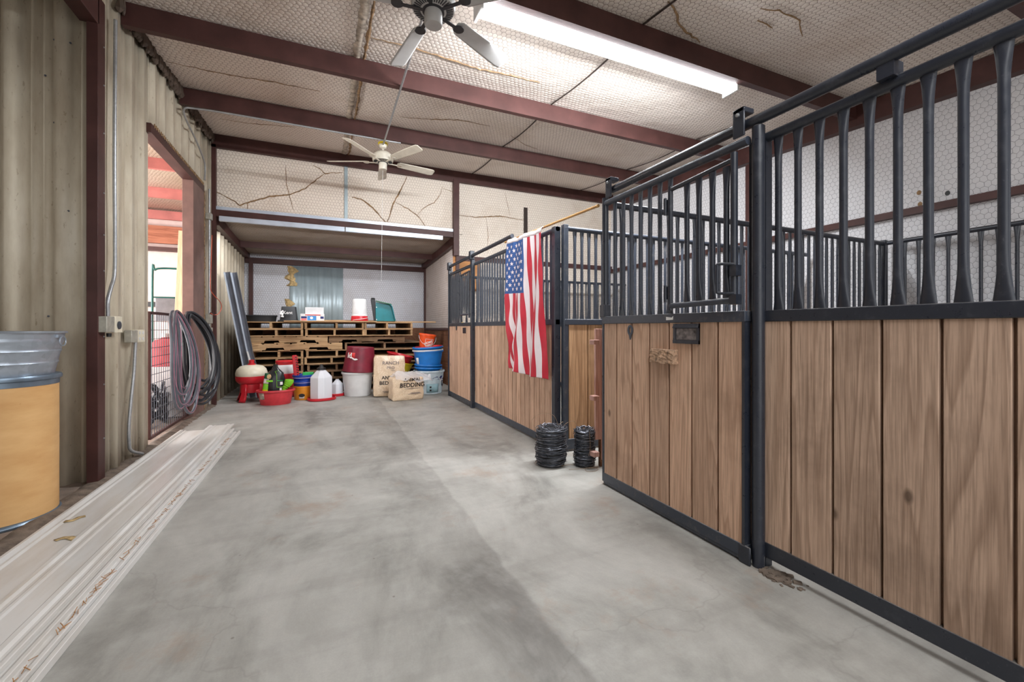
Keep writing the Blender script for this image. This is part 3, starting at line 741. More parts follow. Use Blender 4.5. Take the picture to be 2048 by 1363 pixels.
# --- far stall
FX = 2.205
fb = [3.97 + (6.33 - 3.97)*i/23 for i in range(24)]
far = panel('stall_front', 'far stall front behind the hanging flag, gray bars above narrow light boards', 'stall front', 'y', FX, 3.83, 6.44, edges_from(3.83, 6.42, .125), M['doorboards'], fb, ztop=2.30, zb=(.02, .10), steel='steel_worn', gap=.011)
b = MB(); b.box((FX - .035, 3.83, 0), (FX + .035, 3.90, 2.325)); b.build('post', M['steel'], far, bevel=.004)
b = MB(); b.box((FX - .075, 6.42, 0), (FX - .02, 6.50, 2.36)); b.build('post', M['steel'], far, bevel=.004)
for y0, y1, nm, lb in ((6.52, 7.78, 'stall_door', 'sliding door of the far stall beside the stacked blue tubs'),):
    fd = panel(nm, lb, 'stall door', 'y', FX - .045, y0, y1, edges_from(y0, y1, .18), M['doorboards'], [7.74 - .088*i for i in range(8)], ztop=2.28, zb=(.02, .10), steel='steel', br=.014)
    x = FX - .07
    b = MB(); b.tube([(x, 7.02, 2.18), (x, 7.02, 1.44)], .016, 10); g2 = b.build('feed_gate', M['steel'], fd)
    b = MB(); b.tube([(x, 7.02, 2.17), (x, 6.56, 2.19)], .015, 10); b.build('gate_rail', M['steel'], g2)
    b = MB(); b.tube([(x, 7.02, 1.5), (x, 6.56, 1.5)], .018, 10); b.build('gate_rail', M['steel_worn'], g2)
    b = MB(); b.tube([(x, 6.57, 2.2), (x, 6.57, 1.44)], .016, 10); b.build('gate_stile', M['steel'], g2)
    for i in range(4):
        o = bar_mesh(.66, .014, 'y', M['steel']); o.name = 'gate_bar'; o.parent = g2; o.location = Vector((x, 6.66 + .092*i, 1.51)) - world_loc(g2)
    x = FX - .068
    b = MB(); p = W(929, 656, X=x); b.box((x - .01, p.y - .07, p.z - .085), (x, p.y + .07, p.z + .01)); b.build('card_holder', M['steel'], fd)
    b = MB(); p = W(913, 655, X=x); b.flat_disc((x, p.y, p.z), .028, .05, 'x', 14, .006); b.build('latch_plate', M['hinge'], fd)
    b = MB(); p = W(925, 645, X=x); b.box((x - .004, p.y - .05, 1.31), (x + .005, p.y + .05, 1.375)); b.build('label_scrap', M['fluff'], fd)
    b = MB(); b.box((x - .01, 7.77, 0), (x + .06, 7.83, 2.36)); b.build('stile', M['steel'], fd)
tr = thing('door_track', (FX - .05, 6.5, 2.38), 'round steel door track above the far stall, ending left of the flag', 'track')
b = MB(); b.tube([(FX - .06, 4.86, 2.425), (FX - .06, 7.80, 2.425)], .026, 14); b.build('track_tube', M['steel'], tr)
for y in (6.46, 7.77):
    b = MB(); b.box((FX - .10, y - .045, 2.36), (FX - .03, y + .045, 2.5)); b.build('hanger_plate', M['steel'], tr, bevel=.006)
panel('stall_partition', 'partition closing the alley beside the flag, pale bars above orange-brown boards', 'partition', 'x', 3.79, 2.25, 6.2, [2.30, 2.535, 2.77, 3.0] + edges_from(3.19, 6.2, .185), M['freshboards'], [2.385 + .0875*i for i in range(43)], ztop=2.30, zb=(.02, .13), steel='steel_worn')
b = MB(); b.box((2.245, 3.765, 0), (2.295, 3.833, 2.34)); o = b.build('corner_post', M['steel_worn'], bevel=.004); tag(o, 'worn steel corner post right of the flag at the alley entrance', 'post')
panel('stall_partition', 'rearmost stall partition, dark bars in front of the cream back wall', 'partition', 'x', 7.86, 2.3, 6.3, edges_from(2.3, 6.3, .185), M['panelboards'], [2.4 + .105*i for i in range(38)], ztop=2.26)
# --- pinkish plank gate propped in the alley
pg = thing('plank_gate', (2.36, 3.2, 0), 'narrow pinkish plank gate with wooden blocks, tucked behind the sliding stall door', 'gate')
e = [W(1190, 657, Y=3.25), W(1199, 657, Y=3.25), W(1212, 657, Y=3.2)]
for a, c, z0 in ((e[0].x, e[1].x + .012, .25), (e[1].x + .015, e[2].x + .03, .06)):
    b = MB(); b.box((a, 3.24, z0), (c, 3.265, 1.265)); b.build('board', M['pinkboard'], pg, bevel=.003)
for v, z in ((684, None), (796, None), (908, None)):
    p = W(1188, v, Y=3.19); b = MB(); b.box((p.x - .015, 3.17, p.z - .022), (p.x + .045, 3.24, p.z + .022)); b.build('block', M['pinkboard'], pg, bevel=.004)
b = MB(); b.box((e[1].x + .005, 3.245, 0), (e[1].x + .04, 3.275, .3)); b.build('foot', M['plywood_dark'], pg)

# ================================================================== FLAG
fl_ = thing('flag', (2.13, 4.4, 2.33), 'stars and stripes flag hanging vertically from a wooden pole on the far stall', 'flag')
TL, TR = W(1019, 489, X=2.115), W(1089, 464, X=2.115); BL, BR = W(1019, 736, X=2.115), W(1094, 760, X=2.115)
def fpos(a, b_, off=0.0):
    """a: 0 left .. 1 right, b_: 0 top .. 1 bottom"""
    top = TL.lerp(TR, a); bot = BL.lerp(BR, a); p = top.lerp(bot, b_)
    gather = max(0, b_ - .38)*.9*math.exp(-((a - .16)/.2)**2)
    p.y += .07*gather*math.sin(7*b_*PI + a*9) + .012*math.sin(b_*14 + a*6)*b_ - .055*math.sin(PI*b_)*(a - .5)*.9
    amp = .012 + .034*b_
    p.x += -.03 - amp*math.sin(2*PI*(2.1*a + .55*b_) + .6) - .05*gather*math.sin(11*b_*PI*.6 + 18*a) - .006*math.sin(38*a + 17*b_) - off
    p.z += .012*math.sin(a*9)*b_
    return p
NA, NB_ = 130, 170
b = MB(); V = [[b.bm.verts.new(fpos(i/NA, j/NB_)) for j in range(NB_ + 1)] for i in range(NA + 1)]
for i in range(NA):
    for j in range(NB_):
        f = b.bm.faces.new((V[i][j], V[i+1][j], V[i+1][j+1], V[i][j+1]))
        st = i//10
        f.material_index = 2 if (st < 7 and j < NB_*.4) else (0 if st % 2 == 0 else 1)
cl = b.build('cloth', [M['flagred'], M['flagwhite'], M['flagblue']], fl_, ang=80, solid=.0015)
b = MB()
for r in range(9):
    for k in range(6 if r % 2 == 0 else 5):
        aa = (r + 1)/10*7/13; bb = .4*((2*k + 1 + (r % 2))/12); R = .029
        q = []
        for m in range(10):
            an = PI/2 + m*PI/5; rr = R if m % 2 == 0 else R*.42
            q.append((aa + rr*math.cos(an)/.93, bb - rr*math.sin(an)/1.55))
        c0 = b.bm.verts.new(fpos(aa, bb, .0035)); vs = [b.bm.verts.new(fpos(*t, .0035)) for t in q]
        for m in range(10): b.bm.faces.new((c0, vs[m], vs[(m+1) % 10]))
b.build('star_field', M['flagwhite'], fl_)
b = MB(); rows = []
for i in range(41):
    a = i/40; p = fpos(a, 0); rows.append([p, p + Vector((.0, 0, .025)), p + Vector((.012, 0, .052)), p + Vector((.03, 0, .056))])
b.strip(rows); b.build('header_band', M['flagwhite'], fl_, solid=.003)
b = MB(); pA, pB = W(1016, 484, X=2.125), W(1090, 459, X=2.125)
pe = W(1197, 411, X=2.20); pA = Vector((2.105, 5.0, 2.365)); pe = pA + (W(1197, 411, X=2.16) - pA); b.tube([pA, pe], .0115, 12); b.tube([pe - (pe - pA).normalized()*.02, pe], .014, 12)
o = b.build('flag_pole', M['pole']); tag(o, 'slim wooden flag pole resting along the far stall rail and jutting over the alley', 'pole')

# ================================================================== LIGHT FIXTURE AND FANS
LZ = .03; L0, L1 = W(955, 6, Y=3.37), W(1462, 172, Y=3.37)
lt = thing('strip_light', (2.6, 3.37, 3.96), 'long lit fluorescent strip light fixed along the roof beam', 'light')
b = MB(); b.box((L0.x, 3.275, 3.945 + LZ), (L1.x, 3.465, 4.02 + LZ)); b.build('housing', M['white'], lt, bevel=.006)
b = MB(); P = []
for k in range(9):
    a = PI*k/8; P.append((L0.x + .02, 3.37 - .092*math.cos(a), 3.944 + LZ - .078*math.sin(a)))
b.prism(P, (L1.x - L0.x - .04, 0, 0)); b.build('diffuser', M['lamp'], lt)
for x in (L0.x, L1.x - .02):
    b = MB(); b.box((x - .004, 3.272, 3.86 + LZ), (x + .024, 3.468, 4.022 + LZ)); b.build('end_cap', M['white'], lt, bevel=.006)
for x in (L0.x + .4, L1.x - .4):
    b = MB(); b.box((x, 3.30, 4.02 + LZ), (x + .04, 3.44, ZC(3.37) + .02)); b.build('mounting_strap', M['conduit'], lt)
def fan(name, c, rb, blade_len, ang0, mats, label, cap, rod_top):
    body, blade, dark = mats; c = Vector(c)
    T = thing(name, c, label, 'ceiling fan')
    b = MB(); n = 60
    b.lathe([(.05, .13), (.10, .125), (rb*.93, .085), (rb, .055), (rb, .01), (rb*.96, -.015), (rb*.55, -.03)][::-1], c, n, mod=None); b.build('motor_housing', M[body], T)
    b = MB()
    for k in range(40):
        a = 2*PI*k/40; d = Vector((math.cos(a), math.sin(a), 0)); b.beam(c + d*rb*.60 + Vector((0, 0, -.0305)), c + d*rb*.90 + Vector((0, 0, -.0215)), .008, .004)
    b.build('vent_slots', M['fandark'], T)
    b = MB(); b.lathe([(rb*.5, -.036), (rb*.5, -.024)], c, 30); b.build('flywheel', M['fandark'], T)
    b = MB(); b.lathe([(cap*.2, -.14), (cap*.92, -.138), (cap, -.13), (cap, -.05), (cap*.92, -.03)], c, 30); sc_ = b.build('switch_cup', M[body], T)
    for k in range(5):
        a = math.radians(ang0 + 72*k); d = Vector((math.cos(a), math.sin(a), 0)); s = Vector((-d.y, d.x, 0)); pit = -.30
        b = MB(); prof = [(0, .30), (.06, .52), (.5, .60), (.9, .66), (.97, .58), (1, .4)]; L = blade_len - rb - .07; r0 = rb + .07; rows = []
        for t, w in prof:
            w *= .21*blade_len/.8; p = c + d*(r0 + L*t)
            rows.append([p + s*(w/2*q) + Vector((0, 0, -.008 + q*w/2*pit)) for q in (-1, -.8, 0, .8, 1)])
        b.strip(rows); bl = b.build('blade', M[blade], T, solid=.007)
        b = MB(); b.beam(c + d*(rb*.45) + Vector((0, 0, -.03)), c + d*(r0 - .0) + Vector((0, 0, -.024)), .028, .008); b.lathe([(.045, -.006), (.045, .0)], c + d*(r0 + .03) + Vector((0, 0, -.018)), 16, sx=1, sy=1); b.build('blade_arm', M[dark], T)
    b = MB(); b.tube([c + Vector((0, 0, .12)), (c.x, c.y, rod_top)], .013, 12); b.lathe([(.02, -.09), (.05, -.07), (.065, -.01), (.065, 0)], (c.x, c.y, rod_top), 24); b.build('downrod', M[body], T)
    return T
FANX = .82
fan('ceiling_fan', (.755, 3.20, 3.71), .166, .85, 28, ('fangray', 'fangray', 'fandark'), 'nearer gray five-blade ceiling fan left of the lit strip light', .068, ZP(3.3) + .0)
ff = fan('ceiling_fan', (FANX, 6.82, 3.86), .155, .85, 12, ('fancream', 'fancream', 'fancream'), 'farther ivory five-blade ceiling fan in front of the back wall', .06, 4.13)
b = MB(); b.lathe([(.07, 0), (.075, .02), (.07, .03)], (FANX, 6.82, 4.105), 24); b.build('canopy_ring', M['yellow'], ff)
b = MB(); b.tube([(FANX, 6.84, 3.73), (FANX - .02, 6.84, 2.0)], .002, 6); b.build('pull_cord', M['white'], ff)
def conduit_(pts, label, r=.011, extra=None, mat='conduit', n=10, nm='conduit'):
    b = MB(); b.tube(pts, r, n)
    if extra: extra(b)
    o = b.build(nm, M[mat]); tag(o, label, 'conduit' if nm == 'conduit' else 'cord'); return o
conduit_([(.79, 3.28, 4.02), (FANX, 6.78, 4.095)], 'thin metal conduit running between the two ceiling fans', .0125)
yk = 6.63
conduit_(sm([(XL + .05, 7.72, 3.5), (XL + .05, 7.72, 3.75), (XL + .05, 7.3, 3.90), (XL + .05, 6.8, 3.99), (XL + .07, yk, 4.06), (XL + .2, yk, 4.09), (XL + .7, yk, 4.10), (1.06, yk, 4.10)], 10), 'metal conduit along the second roof beam, bending down the left wall', .012)

# ================================================================== LEFT WALL FITTINGS
def onL(u, v, d=.03): return W(u, v, X=XL + d)
c1 = [onL(231, 40), onL(229, 300), onL(230, 470), onL(229, 545), onL(222, 575), onL(216, 600), onL(216, 632)]
cd = thing('conduit_run', c1[-1], 'vertical metal conduit bending into a square outlet box beside the brown post', 'conduit')
b = MB(); b.tube(sm(c1, 8), .014, 12); b.build('pipe', M['conduit'], cd)
def boxL(u0, v0, u1, v1, depth, nm, mat, par, d0=0.0):
    p, q = W(u0, v0, X=XL + d0 + depth), W(u1, v1, X=XL + d0 + depth); b = MB()
    b.box((XL + d0, min(p.y, q.y), min(p.z, q.z)), (XL + d0 + depth, max(p.y, q.y), max(p.z, q.z))); return b.build(nm, M[mat], par, bevel=.006)
bx = boxL(214, 632, 230, 664, .065, 'outlet_box', 'box_gray', cd)
b = MB(); q = W(236, 648, X=XL + .05); b.box((XL + .0, q.y - .06, q.z - .075), (XL + .05, q.y + .09, q.z + .07)); b.build('outlet_cover', M['white_ivory'], cd, bevel=.006)
b = MB(); q = W(239, 650, X=XL + .055); b.lathe([(.034, 0), (.034, .012), (.02, .014)], q - Vector((.008, 0, 0)), 20, rot=(0, PI/2, 0)); b.build('socket', M['hinge'], bx)
b = MB(); q = W(218, 666, X=XL + .04); b.lathe([(.016, -.03), (.018, 0)], q, 12); b.build('plug', M['black'], cd)
c2 = [onL(271, 684), onL(268, 740), onL(262, 800), onL(258, 850), onL(258, 880), onL(262, 900)] 
c2 = [Vector((p.x, p.y, max(p.z, .03))) for p in c2] + [Vector((XL + .06, onL(262, 900).y + .18, .03))]
cd = thing('conduit_run', c2[-1], 'metal conduit from a low white switch box down to the concrete curb', 'conduit')
b = MB(); b.tube(sm(c2, 8), .014, 12); b.build('pipe', M['conduit'], cd)
bx = boxL(264, 660, 276, 684, .06, 'switch_box', 'box_gray', cd); b = MB(); q = W(283, 671, X=XL + .05); b.box((XL + .002, q.y - .09, q.z - .065), (XL + .045, q.y + .11, q.z + .06)); b.build('cover_plate', M['white_ivory'], cd, bevel=.005)
b = MB()
for dy in (-.035, .05):
    for dz in (-.03, .03):
        b = MB(); b.flat_disc((XL + .046, q.y + dy, q.z + dz), .017, .017, 'x', 12, -.004); b.build('socket', M['white'], bx)
# conduit with switch boxes right of the doorway
c3 = [onL(417, 268, .05), onL(417, 455), onL(416, 560), onL(416, 632), onL(415, 720), onL(414, 800)]
c3[0] = Vector((XL + .05, 7.72, 3.62)); c3 = [Vector((XL + .05, 8.0, p.z)) for p in c3[1:]]; c3 = [Vector((XL + .05, 8.0, 3.45))] + c3; c3[-1].z = .08
cd = thing('conduit_run', (XL + .05, 8.0, .08), 'metal conduit with two stacked switch boxes right of the doorway post', 'conduit')
b = MB(); b.tube(c3, .015, 12); b.build('pipe', M['conduit'], cd)
b = MB(); b.tube([(XL + .05, 8.045, 3.1), (XL + .05, 8.045, 1.35)], .010, 10); b.build('pipe', M['conduit'], cd)
for z, h in ((1.42, .15), (1.20, .16), (3.02, .1)):
    b = MB(); b.box((XL + .01, 7.95, z - h/2), (XL + .085, 8.06, z + h/2)); b.build('junction_box', M['box_gray'], cd, bevel=.006)
cp = [W(424, 470, X=-1.62), W(422, 530, X=-1.60), W(421, 575, X=-1.6), W(428, 590, X=-1.58), W(440, 603, X=-1.55), W(443, 615, X=-1.55), W(437, 627, X=-1.57), W(428, 629, X=-1.6), W(421, 626, X=-1.625)]
o = conduit_(sm(cp, 8), 'thin orange extension cord hanging beside the doorway conduit', .0055, None, 'orange_cord', 8, 'extension_cord')
b = MB(); b.tube([W(428, 629, X=-1.6), W(421, 626, X=-1.63)], [.009, .014], 10); b.build('plug', M['black'], o)

# ================================================================== THINGS
def mpp(p): return (p.x*ST + p.y*CT)/F
def vessel(b, c, rb, rt, h, rim=.012, wall=.006, n=40, mod=None, sx=1, sy=1, lip=.02):
    """open pail: outside up, rolled rim, inside down"""
    b.lathe([(rb*.6, .004), (rb*.97, 0), (rb, .006), (rb + (rt - rb)*(1 - lip/h), h - lip), (rt + rim, h - lip), (rt + rim*1.15, h - lip*.5), (rt + rim*.8, h), (rt - wall*.3, h), (rt - wall, h - lip), (rb - wall, .012), (rb*.3, .01)], c, n, mod, sx, sy)
def bail(b, c, r, z, drop=.12, tube=.004, side=-1):
    P = []
    for k in range(17):
        a = PI*k/16; P.append(Vector(c) + Vector((r*math.cos(a), side*r*.35*math.sin(a) + side*.01 - 0*r, z - drop*math.sin(a))))
    b.tube(P, tube, 8)
def cyl_xf(c, r, z0, ang, taper=0.0):
    """wrap flat lettering round a pail whose front faces the camera"""
    def f(x, y, z):
        a = ang + x/r; rr = r + taper*y + .002 + z
        return Vector(c) + Vector((rr*math.sin(a), -rr*math.cos(a), z0 + y))
    return f
def wrap_patch(c, r, ang0, ang1, z0, z1, taper=0.0, n=10, off=.002):
    b = MB(); rows = []
    for i in range(n + 1):
        a = ang0 + (ang1 - ang0)*i/n
        rows.append([Vector(c) + Vector(((r + taper*z + off)*math.sin(a), -(r + taper*z + off)*math.cos(a), z)) for z in (z0, (z0 + z1)/2, z1)])
    b.strip(rows); return b

# ---- fibre drum and the galvanized tub on it
dc = Vector((-2.0, 3.97, -.012)); R = .285
dr = thing('fiber_drum', dc, 'tall tan fiberboard drum with metal rims, left edge, standing below the galvanized tub', 'drum')
b = MB(); b.lathe([(R*.9, .004), (R, .004), (R, .3), (R + .001, .6), (R, .935), (R*.9, .935)], dc, 64); b.build('body', M['drum'], dr)
b = MB(); b.lathe([(R, .0), (R + .014, .004), (R + .018, .016), (R + .012, .028), (R + .002, .034), (R - .02, .034), (R - .02, 0)], dc, 64); b.build('base_ring', M['bluemetal'], dr)
b = MB(); b.lathe([(R - .02, .90), (R + .003, .90), (R + .004, .935), (R + .016, .94), (R + .018, .955), (R + .012, .968), (R - .02, .97), (R - .05, .955)], dc, 64); b.build('top_ring', M['bluemetal'], dr)
tc = dc + Vector((0, 0, .958)); tb = thing('wash_tub', tc, 'round galvanized wash tub with side rings, sitting on the fiber drum', 'tub')
b = MB(); r0, r1, hh = .262, .318, .30
prof = [(.05, .004), (r0, 0)]
for z in [i*.01 for i in range(1, 30)]:
    rr = r0 + (r1 - r0)*z/hh
    for zc in (.09, .17, .235): rr += .006*math.exp(-((z - zc)/.008)**2)
    prof.append((rr, z))
prof += [(r1 + .008, .29), (r1 + .012, .296), (r1 + .006, .304), (r1 - .004, .3), (r1 - .012, .28), (r0 - .006, .012), (.05, .01)]
b.lathe(prof, tc, 64); b.build('body', M['galv'], tb)
for a in (math.radians(-2), math.radians(178)):
    d = Vector((math.cos(a), math.sin(a), 0)); s = Vector((-d.y, d.x, 0)); P = []
    for k in range(20): P.append(tc + d*(r1 + .015) + s*(.034*math.cos(2*PI*k/20)) + Vector((0, 0, .235 + .032*math.sin(2*PI*k/20))))
    b = MB(); b.tube(P, .0045, 8, closed=True); b.beam(tc + d*(r1 - .01) + s*-.03 + Vector((0, 0, .27)), tc + d*(r1 - .01) + s*.03 + Vector((0, 0, .27)), .03, .02); b.build('ring_handle', M['galv'], tb)

# ---- stack of long white trim panels on the floor
def trim(x0, x1, z0, y1, ribs, label, th=.012, bow=.0, near=.25, dx=0.0):
    """ribs: list of (pos, half width, height)"""
    xs = {x0, x1}
    for p, w, h in ribs: xs |= {p - w - .012, p - w, p + w, p + w + .012}
    xs = sorted(x for x in xs if x0 - 1e-6 <= x <= x1 + 1e-6)
    def hz(x):
        for p, w, h in ribs:
            d = abs(x - p)
            if d <= w + 1e-6: return h
            if d < w + .0119: return h*(w + .012 - d)/.012
        return 0
    b = MB(); poly = [(x, z0 + th + hz(x)) for x in xs] + [(x1, z0), (x0, z0)]
    n = 24; rings = []
    for i in range(n + 1):
        y = near + (y1 - near)*i/n
        rings.append([b.bm.verts.new((x + dx*(i/n) + bow*math.sin(PI*i/n), y, z)) for x, z in poly])
    for A, B in zip(rings, rings[1:]):
        for k in range(len(poly)): b.bm.faces.new((A[k], B[k], B[(k+1) % len(poly)], A[(k+1) % len(poly)]))
    b.bm.faces.new(rings[0]); b.bm.faces.new(rings[-1][::-1])
    o = b.build('trim_panel', M['whitepanel'], ang=15); tag(o, label, 'trim panel', 'long white trim panels on the floor'); return o
t1 = trim(-1.615, -1.24, .002, 6.35, [(-1.60, .008, .022), (-1.56, .006, .010), (-1.335, .014, .014)], 'leftmost long white metal trim panel of the floor stack, beside the curb')
trim(-1.205, -.935, .002, 6.02, [(-.945, .008, .012), (-1.0, .01, .004)], 'lowest long white trim panel at the right edge of the floor stack', .02)
trim(-1.215, -.968, .024, 5.95, [(-.978, .006, .006), (-1.03, .012, .004)], 'second long white trim panel from the bottom of the right-hand pile', .014, .004)
trim(-1.225, -1.003, .042, 6.05, [(-1.013, .006, .006), (-1.06, .012, .003)], 'third long white trim panel, just under the topmost one of the right-hand pile', .014, -.004)
t2 = trim(-1.30, -1.04, .062, 6.25, [(-1.05, .006, .006), (-1.285, .01, .010), (-1.10, .01, .010), (-1.235, .006, .004)], 'topmost long white trim panel in the middle of the floor stack', .012)
def tape(uvs, par, z):
    P = [W(u, v, Z=z) for u, v in uvs]; b = MB(); rows = []
    for i, p in enumerate(P):
        d = (P[min(i+1, len(P)-1)] - P[max(i-1, 0)]).normalized(); s = Vector((-d.y, d.x, 0))*.018
        rows.append([p - s, p + s])
    b.strip(rows); o = b.build('tape_strip', M['fluff'], par, solid=.002); o['label'] = 'tan strip of old tape'
tape([(128, 1042), (145, 1040), (158, 1034), (171, 1031)], t1, .018); tape([(110, 1080), (125, 1075), (140, 1074), (160, 1080)], t1, .018)
def straw(name, y0, y1, x0, x1, z, n, label):
    b = MB()
    for i in range(n):
        x, y = random.uniform(x0, x1), random.uniform(y0, y1); a = random.uniform(-.9, .9) + PI/2; l = random.uniform(.006, .028)
        b.beam((x - l*math.cos(a), y - l*math.sin(a), z), (x + l*math.cos(a), y + l*math.sin(a), z + random.uniform(0, .004)), .0022, .0016)
    o = b.build(name, M['chaff']); o['kind'] = 'stuff'; tag(o, label, 'chaff')
straw('straw_chaff', 1.9, 5.6, -.995, -.972, .047, 130, 'dry straw chaff lying in the grooves of the white trim panels')

# ---- pallets
def pallet_front(w, d, hgt=.139, wood='palletwood', seed=0):
    """stringers run away from the viewer; local origin at front-left bottom corner"""
    rd = random.Random(seed); T = bpy.data.objects.new('pallet', None); COL.objects.link(T)
    b = MB(); nb = 14; bw = d/(nb + .9)
    for i in range(nb):
        y = i*(d - bw)/(nb - 1); b.box((rd.uniform(-.012, .012), y, hgt - .018), (w + rd.uniform(-.012, .012), y + bw, hgt))
    b.build('top_deck', M[wood], T, bevel=.002)
    b = MB()
    for i in range(10):
        y = i*(d - bw)/9; b.box((rd.uniform(-.01, .01), y, 0), (w + rd.uniform(-.01, .01), y + bw, .017))
    b.build('bottom_deck', M[wood], T, bevel=.002)
    for x in (0, w/2 - .02 + rd.uniform(-.05, .05), w - .042):
        b = MB(); b.box((x, .004, .017), (x + .042, d - .004, hgt - .018)); b.build('stringer', M[wood], T, bevel=.002)
    return T
def pallet_side(w, d, hgt=.139, wood='palletwood', seed=0):
    """notched stringers face the viewer"""
    rd = random.Random(seed); T = bpy.data.objects.new('pallet', None); COL.objects.link(T)
    for y in (0, d/2, d - .042):
        b = MB(); h0, h1 = .017, hgt - .018; a1, a2 = w*.16, w*.36; c1, c2 = w*.62, w*.84; nz = h0 + .042
        P = [(0, h0), (a1, h0), (a1 + .02, nz), (a2 - .02, nz), (a2, h0), (c1, h0), (c1 + .02, nz), (c2 - .02, nz), (c2, h0), (w, h0), (w, h1), (0, h1)]
        b.prism([(x, y, z) for x, z in P], (0, .042, 0)); b.build('stringer', M[wood], T, bevel=.002)
    for nm, z0, z1, nb in (('top_deck', hgt - .018, hgt, 7), ('bottom_deck', 0, .017, 4)):
        b = MB(); bw = w/(7 + .9)
        for i in range(nb):
            x = i*(w - bw)/(nb - 1); b.box((x, rd.uniform(-.006, .01), z0), (x + bw, d, z1))
        b.build(nm, M[wood], T, bevel=.002)
    return T
LV = .1395; PG = 'stacked wooden pallets in the shed'
ordn = ['top', 'second', 'third', 'fourth', 'fifth', 'sixth', 'seventh', 'eighth', 'ninth', 'bottom']
colname = {'l': 'left', 'm': 'middle', 'r': 'right'}
lay = []
for k in range(10):
    z = (9 - k)*LV
    if k < 2:
        lay += [('f', 'l', -1.40 + .04*k, 9.2, 1.01 - .04*k, 'palletwood'), ('f', 'm', -.365 + .01*k, 9.22, 1.10, 'palletwood'), ('f', 'r', .745, 9.22 - .01*k, .98, 'palletwood')]
    elif k == 2: lay += [('s', 'l', -1.27, 9.22, 1.32, 'palletwood'), ('s', 'm', .07, 9.30, 1.5, 'palletwood_dark')]
    elif k == 3: lay += [('s', 'l', -1.29, 9.2, 1.61, 'palletwood'), ('f', 'r', .37, 9.26, 1.6, 'palletwood_dark')]
    else:
        o = [.02, -.03, .05, -.02, .03, 0][k - 4]
        lay += [('f', 'l', -1.29 + o, 9.22 + abs(o), .90 - o, 'palletwood' if k % 3 else 'palletwood_dark'), ('f', 'm', -.35 + o*.6, 9.2 + abs(o), 1.06, 'palletwood' if k < 6 else 'palletwood_dark'), ('f', 'r', .76 + o, 9.24, 1.2, 'palletwood' if k in (4, 5) else 'palletwood_dark')]
    for sd, cn, x, y, w, wd in lay:
        T = (pallet_front if sd == 'f' else pallet_side)(w, 2.2, .139, wd, k*7 + ord(cn))  # decks made extra deep and dense to keep the stack dark inside
        T.location = (x, y, z); T.rotation_euler = (0, 0, random.uniform(-.006, .006))
        tag(T, f'wooden pallet in the {colname[cn]} stack inside the shed, {ordn[k]} of its stack' if k < 9 else f'wooden pallet on the floor, lowest of the {colname[cn]} stack inside the shed', 'pallet', PG)
    lay = []
ZT = 10*LV
def board(x0, x1, y, w, t, z, label, rz=0.0, mat='palletwood'):
    b = MB(); b.box((x0, y, z), (x1, y + w, z + t), rot=(0, 0, rz)); o = b.build('loose_board', M[mat], bevel=.002); tag(o, label, 'board', 'loose boards on the pallets'); return o
board(-.72, .98, 9.16, .14, .024, ZT, 'long loose board along the front edge of the pallet tops, left of the teal dustpan')
board(.5, 2.28, 9.42, .2, .026, ZT, 'long loose board on the pallets sticking out past their right end')
board(-.28, 1.3, 9.75, .14, .05, ZT, 'loose board lying farthest back on the pallet tops')

# ---- things on the pallets
def top_at(u, y): p = W(u, 640, Y=y); return Vector((p.x, y, ZT))
c = top_at(520, 9.50); b = MB(); vessel(b, c + Vector((0, 0, .0)), .27, .29, .125, .012, .01, 44); o = b.build('rubber_pan', M['rubber']); tag(o, 'shallow black rubber feed pan at the left end of the pallet tops', 'pan')
c = top_at(578, 9.46); T = thing('bucket', c, 'upside-down square black bucket with worn white print, on the pallets', 'bucket')
sq = lambda a, z: 1/max(abs(math.cos(a)), abs(math.sin(a)))**.55
b = MB(); b.lathe([(.05, 0), (.19, 0), (.20, .012), (.195, .03), (.165, .034), (.158, .05), (.130, .29), (.122, .30), (.05, .302)], c, 48, sq); b.build('body', M['black'], T)
text_obj('worn_print', 'Kent', .085, M['white_print'], T, lambda x, y, z: c + Vector((x - .01, -.172 + (y + .12)*.11 - .022 - z, .15 + y)), .001)
b = MB()
for i in range(14): q = Vector((-.115 + random.uniform(-.02, .025), 0, random.uniform(.10, .21))); b.prism([c + q + Vector((dx, -.197 + q.z*.13, dz)) for dx, dz in ((-.012, -.01), (.012, -.014), (.014, .012), (-.01, .014))], (0, -.002, 0))
b.build('paint_wear', M['white_print'], T)
c = top_at(625, 9.35); T = thing('glove_box', c + Vector((0, -.02, .0)), 'blue and white printed carton lying on the pallets under a plain white box', 'box')
sx_ = .215; y0 = c.y - .08; z0 = ZT + .024
b = MB(); b.box((c.x - sx_, y0, z0), (c.x + sx_, y0 + .22, z0 + .135)); b.build('carton', M['white_plastic'], T, bevel=.004)
for x0, x1, za, zb2, mm in ((-.20, -.10, .045, .085, 'navy'), (-.20, -.10, .006, .042, 'pinkprint'), (-.09, .07, .006, .095, 'skyprint'), (.145, .205, .04, .085, 'navy'), (.08, .14, .02, .085, 'white_print'), (-.13, .15, .105, .122, 'redprint')):
    b = MB(); b.box((c.x + x0, y0 - .0015, z0 + za), (c.x + x1, y0 + .001, z0 + zb2)); b.build('print_patch', M[mm], T)
b = MB(); b.flat_disc((c.x - .015, y0 - .002, z0 + .055), .028, .026, 'y', 14, .001); b.build('print_emblem', M['white_print'], T)
b = MB(); b.box((c.x - .13, y0 + .03, z0 + .135), (c.x + .205, y0 + .19, z0 + .265)); o = b.build('box', M['white_plastic'], bevel=.004); tag(o, 'plain white cardboard box on top of the blue printed carton', 'box')
c = top_at(719, 9.36) + Vector((0, 0, .026)); T = thing('bucket', c, 'upside-down white bucket with small printed marks and a red rim, on the pallets', 'bucket')
